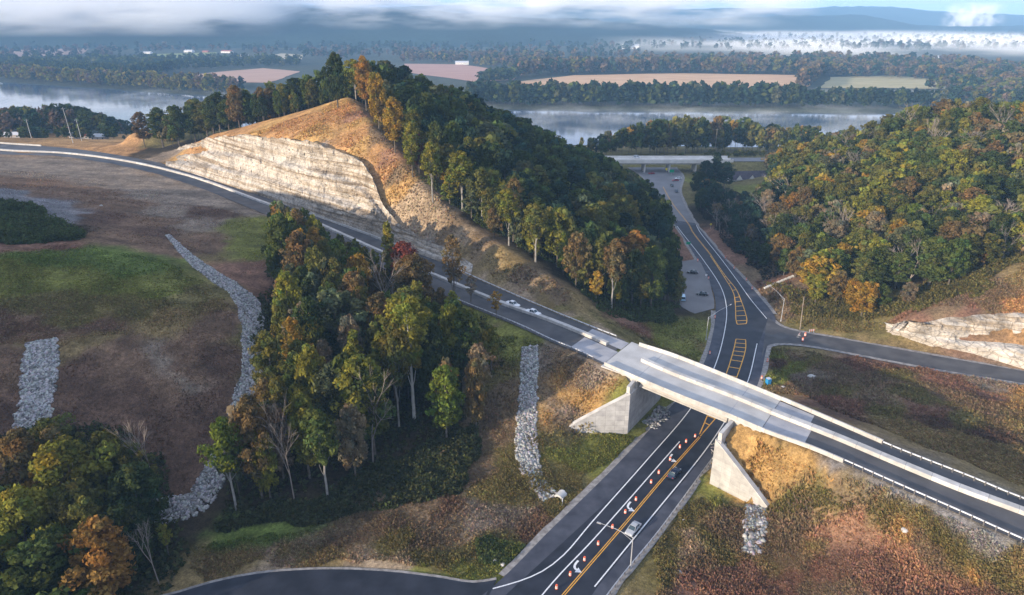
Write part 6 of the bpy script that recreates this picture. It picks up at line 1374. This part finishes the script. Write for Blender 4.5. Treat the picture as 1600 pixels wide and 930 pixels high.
# ------------------------------------------------------------------ grass, weeds and scrub
def cover(name, label, poly, n, ls, hr, seed, boost=1.0, kind='blade', colour=None, nb=3, jit=.25, clump=18):
    rg = np.random.default_rng(seed); P = np.array([hit(x, y)[:2] for x, y in poly]); x0, y0 = P.min(0); x1, y1 = P.max(0)
    X = rg.uniform(x0, x1, n * 5); Y = rg.uniform(y0, y1, n * 5)
    k = inpoly(X + fbm(X, Y, 11, seed + 40, 3) * 6, Y + fbm(X, Y, 11, seed + 50, 3) * 6, P) & (fbm(X, Y, clump, seed, 3) + rg.normal(0, .35, len(X)) > -.15)
    for L_, R_, pd in ((HW_FAR, HW_NEAR, 1.4), (MR_L, MR_R, 1.6), (SR_U, SR_L, 1.6), (RP_U, RP_L, 1.2)): k &= ~inpoly(X, Y, np.r_[offs(L_, -pd), offs(R_, pd)[::-1]])
    X, Y = X[k][:n], Y[k][:n]; n = len(X); Z = zat(X, Y); q = np.c_[X + fbm(X, Y, 9, 31, 3) * 4.5, Y + fbm(X, Y, 9, 57, 3) * 4.5]
    c = colour_at(q) if colour is None else np.tile(np.array(colour), (n, 1))
    c = c * boost * 1.25 * (rg.uniform(1 - jit * 1.6, 1 + jit * 1.6, n))[:, None] * (1 + rg.normal(0, .07, (n, 3)))
    VV, CC = [], []; hk = np.clip(.75 + 1.1 * fbm(X, Y, 7, seed + 60, 3) + .5 * fbm(X, Y, 2.2, seed + 70, 2), .2, 2.2); c = c * np.clip(1 + .28 * fbm(X, Y, 5, seed + 80, 3), .5, 1.5)[:, None]
    for i in range(nb):
        a = rg.uniform(0, 6.28, n); h = rg.uniform(*hr, n) * hk; w = ls * rg.uniform(.5, 1.3, n); le = rg.normal(0, .45, (n, 2)) * h[:, None]
        dx, dy = np.cos(a) * w, np.sin(a) * w; ox, oy = rg.normal(0, ls * .5, n), rg.normal(0, ls * .5, n)
        bx, by = X + ox, Y + oy
        if kind == 'blade': v = np.stack([np.c_[bx - dx, by - dy, Z - .1], np.c_[bx + dx, by + dy, Z - .1], np.c_[bx + dx * .5 + le[:, 0], by + dy * .5 + le[:, 1], Z + h], np.c_[bx - dx * .5 + le[:, 0], by - dy * .5 + le[:, 1], Z + h]], 1)
        else:
            d = rg.normal(size=(n, 3)); d /= np.linalg.norm(d, axis=1)[:, None]; u = np.cross(d, rg.normal(size=(n, 3))); u /= np.linalg.norm(u, axis=1)[:, None]; w2 = np.cross(d, u); p = np.c_[bx, by, Z + h * rg.uniform(.1, 1, n)]
            v = np.stack([p - u * w[:, None], p - w2 * w[:, None] * .6, p + u * w[:, None], p + w2 * w[:, None] * .6], 1)
        VV.append(v.reshape(-1, 3)); CC.append(np.repeat(c * rg.uniform(.8, 1.2, n)[:, None], 4, 0))
    V = np.concatenate(VV); o = mesh_np(name, V, np.arange(len(V)).reshape(-1, 4), [M['leafmass']], col=np.clip(np.concatenate(CC), .004, .7)); tag(o, label, name.replace('_', ' '), kind='stuff'); return o
cover('dry_grass', 'golden and red weeds on the slope right of the main road', [(1120, 660), (1180, 670), (1300, 740), (1450, 800), (1640, 890), (1640, 990), (1000, 990), (1010, 900), (1060, 800), (1100, 770), (1185, 792)], 42000, .22, (.25, .85), 31, 1.08)
cover('dry_grass', 'brown weeds in the field between highway and side road', [(1205, 545), (1330, 560), (1640, 612), (1640, 770), (1450, 700), (1300, 640), (1190, 600)], 26000, .26, (.2, .7), 32, 1.05)
cover('dry_grass', 'golden grass on the bare hill top above the limestone cut', [(270, 235), (400, 207), (545, 155), (600, 220), (660, 290), (740, 365), (880, 450), (930, 500), (860, 478), (720, 410), (640, 372), (590, 280), (520, 238), (400, 213)], 24000, .32, (.2, .6), 33, 1.05)
cover('grass', 'green and olive grass on the mound left of the stone channel', [(-20, 395), (120, 380), (260, 410), (350, 465), (350, 485), (200, 520), (-20, 550)], 26000, .24, (.12, .4), 34, 1.1)
cover('grass', 'rough grass on the bank between the wood and the main road', [(760, 520), (830, 530), (960, 570), (990, 600), (890, 660), (1000, 690), (1010, 670), (900, 790), (840, 880), (780, 905), (600, 885), (400, 890), (300, 930), (300, 850), (450, 835), (640, 760), (760, 680)], 36000, .22, (.15, .6), 35, 1.05)
cover('grass', 'grass at the foot of the eastern hill', [(1180, 440), (1230, 440), (1262, 492), (1400, 500), (1500, 470), (1600, 415), (1640, 420), (1640, 492), (1430, 498), (1390, 520), (1300, 522), (1225, 505)], 14000, .28, (.2, .7), 36, 1.05)
cover('grass', 'lawn and brush between bridge and parking lot', [(930, 500), (1050, 495), (1100, 500), (1112, 530), (1085, 590), (1000, 530)], 8000, .24, (.1, .4), 37, 1.1)
cover('dry_grass', 'sparse straw on the brown dirt below the highway bend', [(-60, 262), (100, 275), (300, 312), (400, 338), (430, 400), (380, 450), (300, 395), (150, 368), (-60, 320)], 12000, .2, (.04, .3), 38, 1.35)
cover('dry_grass', 'sparse straw on the brown fill slope left of the stone channel', [(-60, 552), (365, 482), (385, 560), (370, 650), (300, 770), (100, 760), (-60, 720)], 11000, .16, (.04, .28), 39, 1.3)
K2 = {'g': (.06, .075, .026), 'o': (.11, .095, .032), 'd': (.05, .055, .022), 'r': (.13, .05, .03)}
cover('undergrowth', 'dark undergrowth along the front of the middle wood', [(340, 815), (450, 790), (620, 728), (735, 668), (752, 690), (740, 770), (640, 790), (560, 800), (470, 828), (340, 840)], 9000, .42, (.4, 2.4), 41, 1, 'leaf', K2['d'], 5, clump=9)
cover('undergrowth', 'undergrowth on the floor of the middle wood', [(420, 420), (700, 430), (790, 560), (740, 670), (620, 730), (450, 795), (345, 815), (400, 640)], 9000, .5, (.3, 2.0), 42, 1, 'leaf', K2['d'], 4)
cover('undergrowth', 'brush along the lower edge of the hill wood', [(920, 478), (985, 500), (1050, 500), (1060, 470), (900, 440), (840, 400), (740, 350), (650, 275), (640, 262), (760, 335), (860, 395)], 7000, .45, (.3, 2.2), 43, 1, 'leaf', K2['g'], 5)
cover('undergrowth', 'brush along the foot of the eastern hill', [(1190, 440), (1262, 492), (1400, 496), (1480, 470), (1560, 440), (1600, 400), (1600, 370), (1500, 420), (1400, 470), (1280, 470)], 9000, .42, (.4, 2.4), 44, 1, 'leaf', K2['o'], 5)
cover('undergrowth', 'dark scrub on the mound at the left edge', [(-20, 315), (40, 318), (110, 350), (125, 375), (60, 382), (-20, 382)], 9000, .42, (.8, 3.4), 45, 1, 'leaf', K2['g'], 6, clump=30)
cover('undergrowth', 'olive scrub on the slope below the east barrier', [(1190, 790), (1230, 770), (1290, 765), (1340, 780), (1420, 830), (1300, 800), (1250, 815)], 1500, .26, (.2, .8), 46, 1, 'leaf', K2['o'], 5)
cover('undergrowth', 'dark scrub thicket between road and eastern hill', [(1095, 330), (1150, 400), (1190, 440), (1230, 430), (1215, 370), (1150, 300), (1100, 290)], 7000, .5, (.4, 2.6), 47, 1, 'leaf', (.045, .038, .028), 5)
cover('undergrowth', 'green shrub patch beside the curved road', [(745, 840), (790, 835), (825, 850), (800, 882), (745, 878)], 1600, .3, (.3, 1.7), 48, 1, 'leaf', K2['g'], 5, clump=30)
cover('undergrowth', 'shrubs along the left bottom group', [(-20, 690), (200, 660), (260, 760), (300, 850), (240, 960), (-20, 990)], 6000, .5, (.3, 2.0), 49, 1, 'leaf', K2['d'], 4)
# ------------------------------------------------------------------ haze, fog banks, steam
def volume_box(name, label, lo, hi, dens, colour, aniso=.25, noise=None, zr=((0, 0), (.15, 1), (.6, 1), (1, 0)), edge=4.0, cut=(.42, .62), step=None):
    c = (np.array(lo) + np.array(hi)) / 2; s = np.array(hi) - np.array(lo)
    w = MB(); w.box((0, 0, 0), tuple(s)); m = bpy.data.materials.new(name + '_air'); m.use_nodes = True; nt = m.node_tree; nt.nodes.clear(); N, L = nt.nodes.new, nt.links.new
    out = N('ShaderNodeOutputMaterial'); v = N('ShaderNodeVolumePrincipled'); v.inputs['Color'].default_value = (*colour, 1); v.inputs['Anisotropy'].default_value = aniso; v.inputs['Density'].default_value = dens; L(v.outputs[0], out.inputs['Volume'])
    if noise:
        tc = N('ShaderNodeTexCoord'); sx = N('ShaderNodeSeparateXYZ'); L(tc.outputs['Generated'], sx.inputs[0])
        def M2(op, a, b_=None, clamp=False):
            n = N('ShaderNodeMath'); n.operation = op; n.use_clamp = clamp
            for i, q in enumerate((a, b_)):
                if q is None: continue
                if isinstance(q, (int, float)): n.inputs[i].default_value = q
                else: L(q, n.inputs[i])
            return n.outputs[0]
        def edge_(o): return M2('MULTIPLY', M2('MINIMUM', o, M2('SUBTRACT', 1.0, o)), edge, True)
        rz = N('ShaderNodeValToRGB'); e = rz.color_ramp.elements
        for i, (p, q) in enumerate(zr):
            x = e[i] if i < 2 else e.new(p); x.position = p; x.color = (q, q, q, 1)
        L(sx.outputs['Z'], rz.inputs['Fac'])
        mp = N('ShaderNodeMapping'); mp.inputs['Scale'].default_value = tuple(1.0 / k for k in noise); L(tc.outputs['Object'], mp.inputs['Vector'])
        n = N('ShaderNodeTexNoise'); n.inputs['Scale'].default_value = 1; n.inputs['Detail'].default_value = 3.5; n.inputs['Roughness'].default_value = .6; L(mp.outputs['Vector'], n.inputs['Vector'])
        mr = N('ShaderNodeMapRange'); mr.interpolation_type = 'SMOOTHSTEP'; mr.inputs['From Min'].default_value, mr.inputs['From Max'].default_value = cut; L(n.outputs['Fac'], mr.inputs['Value'])
        L(M2('MULTIPLY', M2('MULTIPLY', M2('MULTIPLY', mr.outputs['Result'], rz.outputs['Color']), M2('MULTIPLY', edge_(sx.outputs['X']), edge_(sx.outputs['Y']))), dens), v.inputs['Density'])
    o = w.build(name, m); o.location = c; tag(o, label, name.replace('_', ' '), kind='stuff'); o.display_type = 'WIRE'
    return o
volume_box('haze', 'thin blue morning haze over the whole valley', (-10800, -980, -42), (10900, 10900, 222), 1.2e-4, (.34, .62, 1.0), -.15)
X0, X1 = WX(930, 2600, 0)[0], WX(1900, 2600, 0)[0]
volume_box('fog_bank', 'white ground fog lying over the plain on the right', (X0, 1980, -17), (X1 + 400, 4700, 20), .0075, (.985, .985, 1), -.25, (520, 420, 60), ((0, 1), (.3, .9), (.6, .4), (1, 0)), 3.2, (.33, .64))
XA = WX(470, 3000, 60)[0]
volume_box('low_cloud', 'white bank of low cloud over the hills at the upper left', (-3700, 2650, 22), (XA, 3450, 215), .02, (.985, .99, 1), -.3, (420, 420, 90), ((0, 0), (.16, .25), (.4, 1), (1, 1)), 6, (.36, .56))
volume_box('low_cloud', 'torn wisps of cloud along the middle of the far hills', (XA - 250, 2750, 42), (1250, 3500, 215), .011, (.985, .99, 1), -.3, (330, 330, 70), ((0, 0), (.3, .4), (.6, 1), (1, 1)), 5, (.46, .64))
volume_box('river_mist', 'thin mist drifting over the river', (-1200, 700, -20.5), (900, 1250, -9), .0065, (.92, .97, 1), -.3, (70, 60, 14), ((0, 1), (.5, .8), (.75, .4), (1, 0)), 12, (.44, .70))
h = hit(1492, 52); volume_box('steam_plume', 'white steam plume rising from the factory on the right horizon', (h[0] - 90, h[1] - 90, 25), (h[0] + 280, h[1] + 90, 200), .03, (1, 1, 1), -.3, (70, 70, 70), ((0, .5), (.2, 1), (.5, .7), (.85, 0)), 2.6, (.42, .6))
# ------------------------------------------------------------------ light, sky, render settings
EL = math.radians(12.5); SAZ = np.array([-.82, -.572])
sd = Vector((SAZ[0] * math.cos(EL), SAZ[1] * math.cos(EL), math.sin(EL))).normalized()
sl = bpy.data.lights.new('sun', 'SUN'); sl.energy = 5.0; sl.angle = math.radians(.5); sl.color = (1, .84, .64)
so = bpy.data.objects.new('sun', sl); so.rotation_euler = (-sd).to_track_quat('-Z', 'Y').to_euler(); so.location = (-300, -100, 300); link(so)
wd = bpy.data.worlds.new('World'); scene.world = wd; wd.use_nodes = True; nt = wd.node_tree
bg = nt.nodes['Background']; bg.inputs['Strength'].default_value = SKY_STRENGTH if 'SKY_STRENGTH' in globals() else .12
sk = nt.nodes.new('ShaderNodeTexSky'); sk.sky_type = 'NISHITA'; sk.sun_disc = False; sk.sun_elevation = EL
sk.sun_rotation = math.atan2(sd.x, sd.y); sk.air_density = 1.0; sk.dust_density = 1.5; sk.ozone_density = 1.5
N, L = nt.nodes.new, nt.links.new
tc = N('ShaderNodeTexCoord'); mp = N('ShaderNodeMapping'); mp.inputs['Scale'].default_value = (2.2, 2.2, 7.0); L(tc.outputs['Generated'], mp.inputs['Vector'])
n = N('ShaderNodeTexNoise'); n.inputs['Scale'].default_value = 1.6; n.inputs['Detail'].default_value = 7; n.inputs['Roughness'].default_value = .55; L(mp.outputs['Vector'], n.inputs['Vector'])
mr = N('ShaderNodeMapRange'); mr.interpolation_type = 'SMOOTHSTEP'; mr.inputs['From Min'].default_value = .28; mr.inputs['From Max'].default_value = .55; L(n.outputs['Fac'], mr.inputs['Value'])
mx = N('ShaderNodeMix'); mx.data_type = 'RGBA'; L(mr.outputs['Result'], mx.inputs['Factor']); L(sk.outputs['Color'], mx.inputs['A']); mx.inputs['B'].default_value = (4.4, 5.1, 6.8, 1)
L(mx.outputs['Result'], bg.inputs['Color'])
scene.render.engine = 'CYCLES'
vs = scene.view_settings; vs.view_transform = 'Standard'; vs.look = 'None'; vs.gamma = 1; vs.use_curve_mapping = False; vs.exposure = .74
cy = scene.cycles; cy.max_bounces = 8; cy.diffuse_bounces = 2; cy.glossy_bounces = 2; cy.transmission_bounces = 2; cy.transparent_max_bounces = 8; cy.volume_bounces = 7
cy.use_adaptive_sampling = True; cy.adaptive_threshold = .015; cy.use_denoising = True; cy.caustics_reflective = False; cy.caustics_refractive = False
